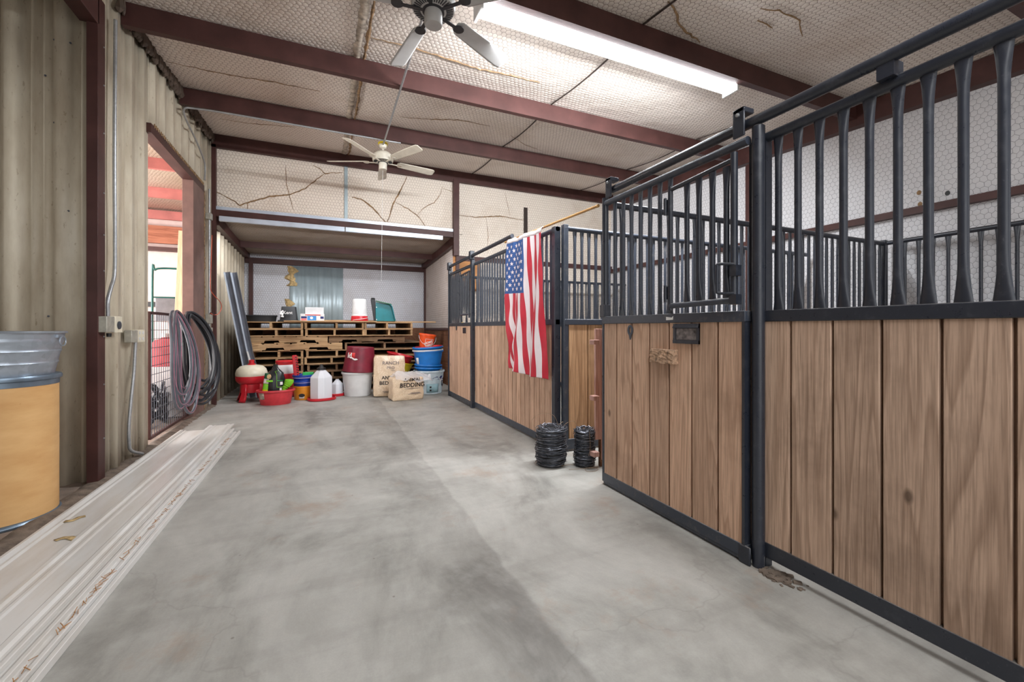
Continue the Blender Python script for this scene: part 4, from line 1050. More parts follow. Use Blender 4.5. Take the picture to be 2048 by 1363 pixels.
b = MB(); b.lathe([(.05, .09), (.155, .09), (.158, .10), (.152, .13), (.150, .134), (.150, .15), (.132, .44), (.126, .452), (.115, .455), (.112, .45), (.04, .45)], c, 44); b.build('body', M['white_plastic'], T)
b = MB(); b.lathe([(.14, 0), (.168, .0), (.170, .02), (.162, .095), (.16, .10), (.10, .10)], c, 44); b.build('red_rim', M['red'], T)
b = MB(); b.tube([c + Vector((.172*math.sin(a), -.172*math.cos(a), .012 + .05*(a + .9)/2)) for a in [(-.9 + 2.0*k/14) for k in range(15)]], .005, 6); b.build('handle', M['white'], T)
for a0, a1, za, zb2, mm in ((-1.25, -.95, .29, .37, 'redprint'), (-.16, .02, .21, .235, 'redprint'), (-.16, .02, .165, .20, 'ink_gray'), (-.06, .06, .28, .33, 'ink_gray'), (.62, 1.1, .26, .33, 'ink'), (.66, 1.1, .35, .36, 'ink_gray')):
    wrap_patch(c, .150, a0, a1, za, zb2, -.055).build('print_mark', M[mm], T, solid=.001)
P = []
for k in range(18):
    x = .036*math.cos(2*PI*k/18); z = .19 + .03*math.sin(2*PI*k/18); a = .48 + x/.145; rr = .1505 - .055*z + .003; P.append(c + Vector((rr*math.sin(a), -rr*math.cos(a), z)))
b = MB(); b.tube(P, .003, 6, closed=True); b.build('print_ring', M['ink_gray'], T)
c = top_at(747, 9.42); b = MB()
b.prism([(c.x + .01, c.y, ZT + .026), (c.x + .055, c.y, ZT + .026), (c.x + .045, c.y, ZT + .30), (c.x + .035, c.y, ZT + .50), (c.x - .05, c.y, ZT + .50), (c.x - .052, c.y, ZT + .46)], (0, .05, 0))
b.lathe([(.025, .49), (.042, .495), (.042, .515), (.02, .522)], (c.x - .008, c.y + .025, ZT), 18); o = b.build('brush_handle', M['black'], bevel=.006); tag(o, 'upright black tapered handle standing beside the teal dustpan', 'handle')
c = top_at(771, 9.40); T = thing('dustpan', c, 'teal plastic dustpan standing on edge with a green top edge, on the pallets', 'dustpan')
P0 = [(-.20, .026), (.20, .026), (.135, .34), (.10, .385), (-.02, .40), (-.20, .43)]
b = MB(); b.prism([(c.x + x, c.y, ZT + z) for x, z in P0], (0, .02, 0)); b.build('pan', M['teal'], T, bevel=.004)
b = MB(); b.beam((c.x + .20, c.y - .03, ZT + .03), (c.x + .128, c.y - .03, ZT + .34), .07, .016, (1, 0, 0)); b.beam((c.x + .13, c.y - .03, ZT + .34), (c.x + .09, c.y - .03, ZT + .385), .07, .016); b.build('side_wall', M['teal'], T, bevel=.004)
b = MB(); b.beam((c.x - .20, c.y - .015, ZT + .45), (c.x + .12, c.y - .015, ZT + .385), .10, .016); b.build('top_lip', M['darkgreen'], T, bevel=.004)
b = MB()
for z in (.06, .32): b.flat_disc((c.x - .185, c.y - .001, ZT + z), .010, .012, 'y', 10, .003)
b.build('rivets', M['white'], T)
# tall steel drawer face behind: glint of a lamp is left to the light itself

# ---- feeders and tubs on the shed floor
def feeder(c, r, label, knob=True, wide_cap=False, S=1.0):
    c = Vector(c); T = thing('poultry_feeder', c, label, 'feeder')
    b = MB(); b.lathe([(.05, .30), (r*.70, .30), (r*.72, .17), (r*.70, .155), (r*.6, .15)][::-1], c, 44); b.lathe([(r*.72, .30), (r*.80, .31), (r*.97, .36), (r*1.0, .40), (r*1.0, .435), (r*.93, .44), (r*.7, .43)], c, 44); b.build('base_bowl', M['red'], T)
    for k in range(4):
        a = PI/4 + PI/2*k + .25; d = Vector((math.cos(a), math.sin(a), 0)); s = Vector((-d.y, d.x, 0))
        p = c + d*r*.66 + Vector((0, 0, .34)); q = c + d*r*.70 + Vector((0, 0, .14)); g_ = c + d*r*.92
        b = MB(); rows = []
        for pt, w in ((p, .05), (q, .05), (q + (g_ - q)*.5, .058), (g_ + Vector((0, 0, .004)), .062)): rows.append([pt - s*w, pt - s*w*.7 + d*.02, pt + s*w*.7 + d*.02, pt + s*w])
        b.strip(rows); b.build('leg', M['red'], T, solid=.012)
    b = MB()
    if wide_cap: b.lathe([(r*.94, .43), (r*.97, .45), (r*.93, .53), (r*.8, .585), (r*.68, .60), (r*.3, .60)], c, 44)
    else: b.lathe([(r*.94, .43), (r*1.0, .45), (r*1.0, .49), (r*.92, .555), (r*.72, .605), (r*.4, .625), (.03, .63)], c, 44)
    b.build('dome', M['white_ivory'] if not wide_cap else M['white_plastic'], T)
    b = MB()
    if wide_cap: b.lathe([(r*.6, .585), (r*.70, .59), (r*.71, .605), (r*.66, .61), (r*.66, .635), (r*.71, .64), (r*.71, .66), (r*.6, .672), (.03, .672)], c, 40)
    else: b.lathe([(.03, .62), (.058, .622), (.060, .648), (.042, .652), (.042, .70), (.048, .705), (.03, .715)], c, 20)
    b.build('cap', M['red'], T); return T
p = W(498, 803, Z=0); feeder((p.x + .02, p.y + .14, 0), .245, 'red poultry feeder with an ivory dome and round knob, leftmost on the shed floor')
p = W(567, 797, Z=0); feeder((p.x, p.y + .30, 0), .225, 'red poultry feeder with a white body and wide red cap, behind the red tub', wide_cap=True)
# oval red tub with supplies
p = W(549, 811, Z=0); c = Vector((p.x, p.y + .2, 0)); T = thing('feed_tub', c, 'oval red plastic tub holding a black bag and a lime scoop', 'tub')
b = MB(); vessel(b, c, .225, .27, .245, .022, .008, 48, sx=1.0, sy=.74, lip=.03); b.build('body', M['redtub'], T)
b = MB(); rows = []
for i in range(7):
    a = -1.05 + .42*i/6; rows.append([c + Vector(((.23 + .045*z/.245 + .003)*math.sin(a), -(.23 + .045*z/.245 + .003)*math.cos(a)*.74, z)) for z in (.10, .15, .205)])
b.strip(rows); b.build('paper_label', M['joint'], T, solid=.001)
def pouch(name, c, w, d, h, mat, label, cat, neck=.35, amp=.012, lean=0):
    T = thing(name, c, label, cat); b = MB(); n = 36; prof = []; rd = random.Random(len(label))
    ph = [rd.uniform(0, 6) for _ in range(6)]
    def md(a, z): return 1 + amp/w*4*(math.sin(3*a + ph[0] + z*20)*.5 + math.sin(7*a + ph[1] - z*31)*.35 + math.sin(2*a + z*14 + ph[2])*.5)
    sqm = lambda a, z: md(a, z)/max(abs(math.cos(a)), abs(math.sin(a)))**.4
    P = [(.2, .0), (.95, .004), (1, .05*h), (1.03, .3*h), (.98, .62*h), (.84, .78*h), (neck, .9*h), (neck*.8, .95*h), (neck*.9, h), (.06, h)]
    b.lathe([(r*w/2*.88, z) for r, z in P], c, n, sqm, 1, d/w); b.build('bag', M[mat], T); return T
zc = .02
bc = c + Vector((-.005, .03, zc)); T = pouch('feed_bag', bc, .29, .18, .64, 'blackbag', 'black printed bag with green lines and a twisted top, standing in the red tub', 'bag', .33)
for x0, x1, z0, z1, mm in ((-.125, -.03, .27, .30, 'lime'), (.025, .031, .18, .38, 'lime'), (.025, .125, .175, .181, 'lime'), (.025, .12, .285, .291, 'green'), (.075, .115, .215, .265, 'white_print'), (.07, .10, .125, .165, 'white_print')):
    b = MB(); b.box((bc.x + x0, bc.y - .116, bc.z + z0 + .09), (bc.x + x1, bc.y - .108, bc.z + z1 + .09)); b.build('print_patch', M[mm], T)
b = MB(); b.flat_disc((bc.x - .085, bc.y - .107, bc.z + .45), .032, .042, 'y', 16, .004); b.build('print_emblem', M['fluff'], T)
b = MB(); b.beam((bc.x + .028, bc.y - .10, bc.z + .47), (bc.x + .0, bc.y - .085, bc.z + .53), .006, .004); b.beam((bc.x + .0, bc.y - .085, bc.z + .53), (bc.x + .06, bc.y - .08, bc.z + .54), .006, .004); b.build('print_line', M['lime'], T)
gc_ = c + Vector((-.165, .0, .12)); T = thing('powder_bottle', gc_, 'green and yellow shaker bottle leaning in the red tub left of the black bag', 'bottle')
for nm, z0, z1, mm in (('body', 0, .13, 'yellow'), ('label_band', .13, .23, 'lime'), ('shoulder', .23, .31, 'white_print'), ('cap', .31, .40, 'darkgreen')):
    b = MB(); b.lathe([(.02, z0), (.05, z0 + .002), (.05, z1 - .002), (.045, z1)], gc_, 24, sy=.7); b.build(nm, M[mm], T)
T.rotation_euler = (0, .14, 0)
sc0 = c + Vector((.155, -.02, .0)); T = thing('feed_scoop', sc0, 'bright lime plastic scoop lying in the red tub', 'scoop')
b = MB(); b.tube(sm([sc0 + Vector((-.05, 0, .20)), sc0 + Vector((-.02, 0, .26)), sc0 + Vector((.02, 0, .32)), sc0 + Vector((.045, 0, .37)), sc0 + Vector((.05, 0, .405))], 6), [.03]*4 + [.035]*3 + [.045]*3 + [.058]*3 + [.066]*3 + [.07]*3 + [.072]*2 + [.066]*3 + [.04]*1, 20); b.build('cup', M['lime'], T)
# pails by the red tub
p = W(606, 800, Z=0); c = Vector((p.x, p.y + .16, 0))
T = thing('pail', c, 'orange pail with an oval label, on the floor beside the red tub', 'pail')
b = MB(); vessel(b, c, .145, .165, .245, .008, .005, 40); b.build('body', M['orange'], T)
b = MB(); rows = []
wrap_patch(c, .146, -.42, .14, .03, .10, .08).build('paper_label', M['white_print'], T, solid=.001)
b = MB(); b.lathe([(.01, 0), (.05, 0), (.05, .002), (.01, .003)], c + Vector((-.02, -.1525, .085)), 20, sx=1, sy=.62, rot=(PI/2, 0, -.13)); b.build('label_oval', M['ink'], T)
for i, (z, lab) in enumerate(((.215, 'lower blue pail nested above the orange pail'), (.30, 'upper blue pail nested above the orange pail, with a pale band below its rim'))):
    cc = c + Vector((.0, .0, z)); T = thing('pail', cc, lab, 'pail')
    b = MB(); vessel(b, cc, .148, .170, .13 if i == 0 else .14, .010, .005, 40, lip=.03); b.build('body', M['blue'], T)
    b = MB(); b.lathe([(.160, .085), (.173, .086), (.174, .098), (.16, .1)], cc, 40); b.build('band', M['lavender'], T)
cc = c + Vector((-.10, .02, .33)); T = thing('feed_trough', cc, 'long red slotted feed trough standing upright in the blue pails', 'trough')
b = MB(); b.box(cc + Vector((-.045, -.03, 0)), cc + Vector((.03, .04, .46))); b.build('tray', M['red'], T, bevel=.01)
for k in range(9):
    z = .05 + k*.045; b = MB(); b.box(cc + Vector((.008, -.034, z)), cc + Vector((.026, -.028, z + .022))); b.build('slot', M['black'], T)
b = MB(); rr = [b.box(cc + Vector((.03, -.032, .015 + k*.045)), cc + Vector((.045, .0, .04 + k*.045))) for k in range(10)]; b.build('slot_teeth', M['red'], T)
T.rotation_euler = (0, -.09, 0)
cc = c + Vector((.075, .03, .36)); b = MB(); b.box(cc + Vector((-.09, -.05, 0)), cc + Vector((.09, .05, .115))); o = b.build('plastic_block', M['green'], bevel=.008); tag(o, 'bright green plastic piece sticking out of the blue pails', 'block')
# jug waterers
def waterer(c, w, h, trayr, label, cap=True):
    c = Vector(c); T = thing('poultry_waterer', c, label, 'waterer')
    b = MB(); b.lathe([(trayr*.7, 0), (trayr*.94, 0), (trayr, .01), (trayr, .045), (trayr*.96, .05), (trayr*.93, .02), (trayr*.5, .02)], c, 40, lambda a, z: 1 + .05*math.cos(3*a + .6)); b.build('tray', M['red'], T)
    o8 = lambda a, z: 1/max(abs(math.cos(a)), abs(math.sin(a)), (abs(math.cos(a)) + abs(math.sin(a)))*.78)
    r = w/2*.98; b = MB(); b.lathe([(r*.5, .03), (r, .032), (r*1.0, .05), (r, h*.70), (r*.97, h*.73), (r*.42, h*.93), (r*.30, h*.945), (r*.30, h), (r*.1, h)], c, 64, o8); b.build('jug', M['jug'], T, ang=25)
    if cap:
        b = MB(); b.lathe([(.05, h*.955), (r*.40, h*.955), (r*.40, h*1.01), (r*.25, h*1.03), (r*.20, h*1.06), (r*.10, h*1.12), (.01, h*1.125)], c, 24, lambda a, z: 1 + (.06 if int(a*8/PI) % 2 else 0)); b.build('cap', M['black'], T)
    return T
p = W(645, 802, Z=0); waterer((p.x - .02, p.y + .20, 0), .36, .56, .235, 'large milky jug waterer with a black cap on a red tray')
p = W(682, 792, Z=0); waterer((p.x - .06, p.y + .12, 0), .20, .31, .13, 'small milky jug waterer on a red tray, half behind the larger one', False)
# white ribbed tub with the maroon tub upside down on it
p = W(717, 793, Z=0); c = Vector((p.x, p.y + .24, 0)); T = thing('muck_tub', c, 'white ribbed muck tub supporting the maroon tub', 'tub')
rib = lambda a, z: 1 + (.010 if math.sin(26*a) > .35 and .02 < z < .40 else 0)
b = MB(); vessel(b, c, .235, .275, .45, .014, .008, 104, rib, lip=.035); b.build('body', M['white_plastic'], T)
c2 = c + Vector((.03, .0, .455)); T = thing('muck_tub', c2, 'maroon muck tub lying upside down and tilted on the white ribbed tub', 'tub')
b = MB(); vessel(b, c2 + Vector((0, 0, 0)), .245, .300, .46, .012, .008, 56, lip=.02)
for v in b.bm.verts: v.co.z = c2.z + .46 - (v.co.z - c2.z)
b.build('body', M['maroon'], T)
tp = .05/.45
b = wrap_patch(c2, .300, -.95, -.42, .26, .36, -.111); b.build('logo_patch', M['redprint'], T, solid=.001)
text_obj('logo_lettering', 'ld', .13, M['white_print'], T, cyl_xf(c2, .278, .265, -.80, -.1), .001, .004)
P = [c2 + Vector(((.300 - .111*z + .006)*math.sin(a), -(.300 - .111*z + .006)*math.cos(a), z)) for a, z in [(-.72 + .5*k/8, .262 - .03*k/8 + .008*math.sin(k)) for k in range(9)]]
b = MB(); b.tube(P, [.012, .012, .012, .013, .014, .016, .018, .014, .006], 8); b.build('logo_swoosh', M['white_print'], T)
T.rotation_euler = (0.02, .055, 0)
# bedding bags
def bale(name, c, w, d, h, label, rz, lean, seed, mat='bag'):
    T = thing(name, c, label, 'bag'); c = Vector(c); b = MB(); n = 12; rd = random.Random(seed)
    b.box(c + Vector((-w/2, -d/2, 0)), c + Vector((w/2, d/2, h)))
    bmesh.ops.subdivide_edges(b.bm, edges=b.bm.edges[:], cuts=n, use_grid_fill=True)
    for v in b.bm.verts:
        q = v.co - c; u_, v_, t_ = q.x/(w/2), q.y/(d/2), (q.z - h/2)/(h/2)
        ed = lambda k: max(0.0, abs(k) - .86)/.14
        r = (ed(u_)**2 + ed(v_)**2 + ed(t_)**2)
        cnt = (abs(u_) > .86) + (abs(v_) > .86) + (abs(t_) > .86)
        if cnt >= 2: q.x *= 1 - .05*ed(u_)*max(ed(v_), ed(t_)); q.y *= 1 - .10*ed(v_)*max(ed(u_), ed(t_)); q.z = h/2 + (q.z - h/2)*(1 - .03*ed(t_)*max(ed(u_), ed(v_)))
        wob = .006*math.sin(q.x*31 + q.z*17 + seed) + .005*math.sin(q.z*43 - q.x*21)
        q.y += (wob if abs(v_) > .9 else 0) + (-.012*math.cos(u_*1.5)*math.cos(t_*1.5) if v_ < -.9 else 0)
        if abs(u_) > .9: q.x += .006*math.sin(q.z*37 + q.y*20)
        v.co = c + q
    b.build('sack', M[mat], T, ang=70); return T
p = W(780, 794, Z=0); c = Vector((p.x, p.y + .16, 0)); bw, bd, bh = .56, .20, .755
T = bale('bedding_bag', c, bw, bd, bh, 'taller upright bag of animal bedding leaning against the tubs', 0, 0, 3)
fx = lambda zz, xo=0: (lambda x, y, z: c + Vector((x + xo, -bd/2 - .020 - z, zz + y)))
for s_, sz, zz, mm, bo in (('RANCH', .088, .585, 'ink_gray', 0), ('PRO', .075, .50, 'ink_gray', 0), ('ANIMAL', .088, .315, 'ink', .0015), ('BEDDING', .092, .215, 'ink', .0015), ('PREMIUM PINE SHAVINGS', .020, .12, 'ink_gray', 0), ):
    if s_.startswith('PREMIUM'): continue
    text_obj('bag_lettering', s_, sz, M[mm], T, fx(zz, .02), .001, bo)
b = MB()
for z, x0, x1 in ((.475, .03, .10), (.085, -.12, .10), (.065, -.10, .12)): b.box(c + Vector((x0, -bd/2 - .020, z)), c + Vector((x1, -bd/2 - .014, z + .006)))
b.build('print_line', M['ink_gray'], T)
T.rotation_euler = (-.10, 0.02, -.06)
p = W(816, 801, Z=0); c = Vector((p.x, p.y + .20, 0)); bw, bd, bh = .56, .30, .40
T = bale('bedding_bag', c, bw, bd, bh, 'shorter opened bag of animal bedding with crumpled clear plastic on top', 0, 0, 9)
c_b = Vector(c)
fx2 = lambda zz, xo=0: (lambda x, y, z: c_b + Vector((x + xo, -bd/2 - .020 - z, zz + y)))
text_obj('bag_lettering', 'BEDDING', .105, M['ink'], T, fx2(.235, .06), .001, .002)
text_obj('bag_lettering', 'ANIMAL', .085, M['ink'], T, fx2(.335, .06), .001, .001)
b = MB()
for z, x0, x1 in ((.205, -.08, .2), (.125, .02, .2), (.11, -.02, .22)): b.box(c + Vector((x0, -bd/2 - .021, z)), c + Vector((x1, -bd/2 - .013, z + .006)))
b.build('print_line', M['ink_gray'], T)
b = MB(); rows = []; rd = random.Random(4)
for i in range(19):
    t = i/18; row = []
    for j in range(27):
        s_ = j/26; x = (s_ - .45)*.68; y = -.19 + .34*t
        z = bh + .02 + .085*math.sin(PI*min(1, t*1.3))*(.5 + .5*math.cos((s_ - .3)*5)) + .035*math.sin(17*s_ + 6*t)*math.sin(9*t + 5*s_) + rd.uniform(-.008, .008)
        if t < .35: z -= (.35 - t)*.26*(1 + .5*math.sin(13*s_))*(.3 + s_)
        row.append(c + Vector((x + .06, y, z)))
    rows.append(row)
b.strip(rows); o = b.build('clear_plastic', M['clearwrap'], T, ang=60); o['label'] = 'crumpled clear plastic'
T.rotation_euler = (0, 0, .16)
# yellow and red tubs behind the bags
p = W(795, 778, Y=9.0); c = Vector((p.x, 8.98, 0))
for i, (z, mm, lab, cat) in enumerate(((.0, 'cleartub', 'pale tub mostly hidden behind the bedding bags, under the yellow tub', 'tub'), (.36, 'yellow', 'yellow tub tilted behind the taller bedding bag', 'tub'), (.50, 'red', 'red tub nested in the tilted yellow tub', 'tub'))):
    T = thing('feed_tub', c + Vector((0, 0, z)), lab, cat); b = MB(); vessel(b, c + Vector((0, 0, z)), .21, .26, .36 if i == 0 else .24, .014, .008, 40); b.build('body', M[mm], T)
    if i: T.rotation_euler = (.05, .24, 0)
# frosted tub and the blue tubs on it
p = W(864, 788, Z=0); c = Vector((p.x, p.y + .25, 0)); T = thing('storage_tub', c, 'frosted pale tub with a dark blue emblem under the blue tubs', 'tub')
b = MB(); vessel(b, c, .245, .29, .45, .014, .008, 96, lambda a, z: 1 + (.006 if math.sin(24*a) > .3 and .02 < z < .4 else 0), lip=.035); b.build('body', M['cleartub'], T)
b = MB(); P = []
wrap_patch(c, .247, -.42, .52, .03, .20, .1).build('paper_label', M['paleblue_print'], T, solid=.001)
for a0, z0 in ((-.18, .06), (-.18, .12)): wrap_patch(c, .248, a0, a0 + .13, z0, z0 + .035, .1).build('label_mark', M['ink'], T, solid=.001)
em = [(-.20, .30), (-.12, .335), (.02, .345), (.15, .36), (.17, .33), (.10, .28), (.16, .16), (.10, .12), (.04, .16), (.06, .26), (-.08, .285)]
b = MB(); ctr = b.bm.verts.new(Vector(c) + Vector(((.247 + .03 + .0035)*math.sin(.72), -(.247 + .03 + .0035)*math.cos(.72), .29)))
vs = []
for x, z in em:
    a = .72 + x/.27; rr = .247 + .1*z + .004; vs.append(b.bm.verts.new(Vector(c) + Vector((rr*math.sin(a), -rr*math.cos(a), z))))
for i in range(len(vs)): b.bm.faces.new((ctr, vs[i], vs[(i + 1) % len(vs)]))
b.build('emblem', M['navy'], T, solid=.001)
text_obj('emblem_letter', 'V:', .13, M['white_print'], T, cyl_xf(c, .273, .215, .76, .1), .002, .003)
for i, (z, h, mm, lab, tl) in enumerate(((.40, .11, 'skyblue', 'lowest blue tub, seated in the frosted tub', .03), (.455, .11, 'skyblue', 'second blue tub from the bottom of the blue stack', .035), (.50, .34, 'skyblue', 'deep blue tub in the middle of the blue stack', .0), (.735, .12, 'white_plastic', 'white tub nested between two blue tubs', -.035), (.79, .12, 'skyblue', 'topmost blue tub holding the red tub', -.045))):
    cc = c + Vector((-.02, 0, z)); T = thing('feed_tub', cc, lab, 'tub', 'nested tubs by the far stall door'); r = .285 if i >= 2 else .255
    b = MB(); vessel(b, cc, r - .055, r, h, .014, .008, 48, lip=.028); b.build('body', M[mm], T); T.rotation_euler = (0, tl*1.2, 0)
    if i == 2: wrap_patch(cc, .232, -1.25, -.98, .06, .2, .16).build('paper_label', M['white_print'], T, solid=.001)
cc = c + Vector((-.01, -.02, .85)); T = thing('feed_tub', cc, 'shallow red tub inside the topmost blue tub, under the small orange bucket', 'tub'); b = MB(); vessel(b, cc, .19, .255, .07, .012, .008, 44, lip=.02); b.build('body', M['red'], T); T.rotation_euler = (0, -.06, 0)
cc = c + Vector((-.085, -.10, .90)); T = thing('bucket', cc, 'small orange bucket with white store lettering, tilted on top of the blue tubs', 'bucket')
b = MB(); vessel(b, cc, .125, .155, .26, .010, .005, 44, lip=.035); b.build('body', M['hot_orange'], T)
b = MB(); P = [cc + Vector((.168*math.cos(a), -.168*math.sin(a) if 0 else -.06*math.sin(a), .215 - .17*math.sin(a))) for a in [PI*k/16 for k in range(17)]]
for q in P: q.y = cc.y - math.sqrt(max(0, .168**2 - (q.x - cc.x)**2))
b.tube(P, .0035, 6); b.build('bail_handle', M['white'], T)
def fr(a0, a1, z0, z1): return wrap_patch(cc, .126, a0, a1, z0, z1, .115, off=.0022)
for a in ((-.42, .72, .035, .041), (-.42, .72, .165, .171), (-.42, -.375, .035, .171), (.675, .72, .035, .171)): fr(*a).build('logo_border', M['white_print'], T, solid=.001)
def logo(s_, sz, zz, dx):
    f = cyl_xf(cc, .130, zz, .15 + dx/.14, .12)
    k = math.radians(26)
    text_obj('logo_lettering', s_, sz, M['white_print'], T, lambda x, y, z: f(x*math.cos(k) - y*math.sin(k), x*math.sin(k) + y*math.cos(k), z + .002), .001, .002)
logo('THE', .042, .125, -.040); logo('HOME', .058, .085, -.008); logo('DEPOT', .052, .042, .024)
T.rotation_euler = (.05, .13, 0)

# ---- channels leaning in the shed corner
def chan(p, q, w, mats, label, nm='metal_stud'):
    p, q = Vector(p), Vector(q); T = thing(nm, p, label, 'channel', 'metal channels leaning in the shed corner'); d = (q - p).normalized(); up = Vector((0, -1, 0)); a = d.cross(up).normalized()
    b = MB(); b.beam(p, q, w, .006, up); b.beam(p + a*(w/2 - .003) + up*.02, q + a*(w/2 - .003) + up*.02, .006, .04, up); b.build('web', M[mats[0]], T)
    b = MB(); b.beam(p - a*(w/2 - .012) + up*.02, q - a*(w/2 - .012) + up*.02, .022, .04, up); b.build('flange', M[mats[1]], T)
chan((-1.22, 9.02, .01), (-1.60, 8.98, 2.27), .10, ('channel', 'strip'), 'long gray metal channel leaning in the shed corner, nearest the ribbed wall')
chan((-1.11, 9.04, .01), (-1.50, 9.00, 2.27), .10, ('channel', 'strip'), 'second long gray metal channel leaning beside the pallets')
chan((-1.02, 8.93, .01), (-1.25, 8.95, .86), .09, ('channel', 'white'), 'short white and gray channel leaning at the foot of the long ones')

# ---- barbed wire rolls
def wire_roll(base, r, h, turns, label, seed, loose):
    rd = random.Random(seed); c = Vector(base); T = thing('barbed_wire_roll', c, label, 'wire roll')
    def coil(r_, h_, tn, tr, nm, mat, jit):
        P = []; per = 22; n = tn*per; s1, s2 = rd.uniform(0, 6), rd.uniform(0, 6)
        layers = 2
        for i in range(n + 1):
            t = i/n; a = 2*PI*i/per; z = .012 + (h_ - .02)*t + .008*math.sin(a*1.7 + s1) + rd.uniform(-jit, jit)*.5
            bulge = 1 + .05*math.sin(t*9 + s2) - .03*math.sin(t*23)
            rr = r_*bulge + rd.uniform(-jit, jit)
            P.append(c + Vector((rr*math.cos(a), rr*math.sin(a), max(tr, z))))
        b = MB(); b.tube(P, tr, 5, cap=True); return b.build(nm, mat, T)
    coil(r*.94, h, turns, .0034, 'wire_coil', M['wire'], .005); coil(r*.98, h*.98, int(turns*.75), .0030, 'wire_coil', M['wire'], .007); coil(r*.92, h*.97, turns + 3, .0036, 'wire_coil', M['hinge'], .005)
    for i, q in enumerate((.8, .66, .52)):
        P = []
        for k in range(70):
            a = 2*PI*k/24; P.append(c + Vector((r*(q + rd.uniform(-.06, .08))*math.cos(a), r*(q + rd.uniform(-.06, .08))*math.sin(a), h + rd.uniform(-.03, .012))))
        b = MB(); b.tube(P, .0028, 5); b.build('top_windings', M['wire'], T)
    b = MB(); b.lathe([(r*.42, .0), (r*.84, .0), (r*.84, h - .05), (r*.80, h - .03), (r*.45, h - .05), (r*.42, h - .06)], c, 28); b.build('gap_infill', M['black'], T)  # black infill standing for the dark gaps between the windings
    b = MB()
    for i in range(int(turns*6)):
        a = rd.uniform(0, 2*PI); z = rd.uniform(.01, h); d = Vector((math.cos(a), math.sin(a), 0)); s = Vector((-d.y, d.x, 0))
        p = c + d*(r*.98) + Vector((0, 0, z)); v = (d*rd.uniform(.1, 1) + s*rd.uniform(-1, 1) + Vector((0, 0, rd.uniform(-1, 1)))).normalized()*.013
        b.tube([p - v, p + v], .0016, 4)
    b.build('barbs', M['hinge'], T)['kind'] = 'stuff'
    for P in loose:
        b = MB(); b.tube(sm([c + Vector(q) for q in P], 8), .0018, 5); b.build('loose_end', M['rustwire'], T)
    return T
p = W(1102, 938, Z=0); p.z = 0; r = .148; d = Vector((p.x, p.y, 0)).normalized(); big = p + d*r
wire_roll(big, r, .355, 17, 'larger black barbed wire roll on the floor below the flag', 5, [[(-.14, .0, .34), (-.16, .05, .36), (-.15, .08, .42), (-.06, .08, .46), (.04, .05, .45), (.08, .04, .40), (.09, .03, .35)], [(.05, -.05, .37), (.09, -.06, .40), (.11, -.03, .38)], [(.12, .02, .32), (.2, .04, .36), (.27, .04, .37), (.3, .02, .33)]])
p = W(1169, 937, Z=0); p.z = 0; r2 = .098; d = Vector((p.x, p.y, 0)).normalized(); small = p + d*r2
wire_roll(small, r2, .345, 17, 'smaller narrower barbed wire roll beside the pink plank gate', 8, [[(.08, 0, .31), (.16, .01, .34), (.2, 0, .32), (.18, -.02, .30), (.1, -.03, .31)], [(-.02, -.11, .34), (-.015, -.115, .2), (-.03, -.11, .12)], [(-.2, -.05, .004), (-.1, -.12, .02), (.0, -.15, .03), (.06, -.13, .01), (.0, -.18, .004), (-.08, -.16, .004), (-.06, -.12, .02), (.1, -.14, .004), (.22, -.06, .004)], [(-.24, .06, .004), (-.16, .0, .03), (-.1, .02, .01)]])

# ---- wire mesh gate in the doorway, hoses hung over it
GY0, GY1, GX_ = 5.86, 7.28, -1.765
T = thing('mesh_gate', (GX_, (GY0 + GY1)/2, .06), 'low rusty wire-mesh gate across the side doorway, under the hoses', 'gate')
b = MB(); z0, z1 = .06, 1.44
for q in (((GX_, GY0, z0), (GX_, GY1, z0)), ((GX_, GY0, z1), (GX_, GY1, z1)), ((GX_, GY0, z0), (GX_, GY0, z1)), ((GX_, GY1, z0), (GX_, GY1, z1))): b.beam(q[0], q[1], .03, .03, (1, 0, 0))
b.build('frame', M['redoxide'], T)
b = MB(); y = GY0 + .07
while y < GY1: b.tube([(GX_ + .004, y, z0), (GX_ + .004, y, z1)], .0035, 6); y += .075
z = z0 + .09
while z < z1: b.tube([(GX_ - .003, GY0, z), (GX_ - .003, GY1, z)], .0035, 6); z += .10
b.build('wire_mesh', M['channel'], T)
b = MB(); b.box((GX_ - .02, GY1 - .02, 1.28), (GX_ + .035, GY1 + .09, 1.36)); b.tube([(GX_ + .02, GY1 - .05, 1.32), (GX_ + .02, GY1 + .12, 1.32)], .012, 8); b.build('latch', M['channel'], T)
b = MB(); b.box((GX_ - .014, GY1 - .02, 1.32), (GX_ + .03, GY1 + .01, 1.40)); b.build('tape_mark', M['red'], T)
b = MB(); b.lathe([(.05, -.012), (.05, .012)], (GX_ + .06, GY1 + .02, .33), 16, rot=(0, PI/2, 0)); b.build('wheel', M['conduit'], T)
b = MB(); b.box((GX_ - .2, 5.6, .03), (GX_ - .12, 5.75, .06)); 
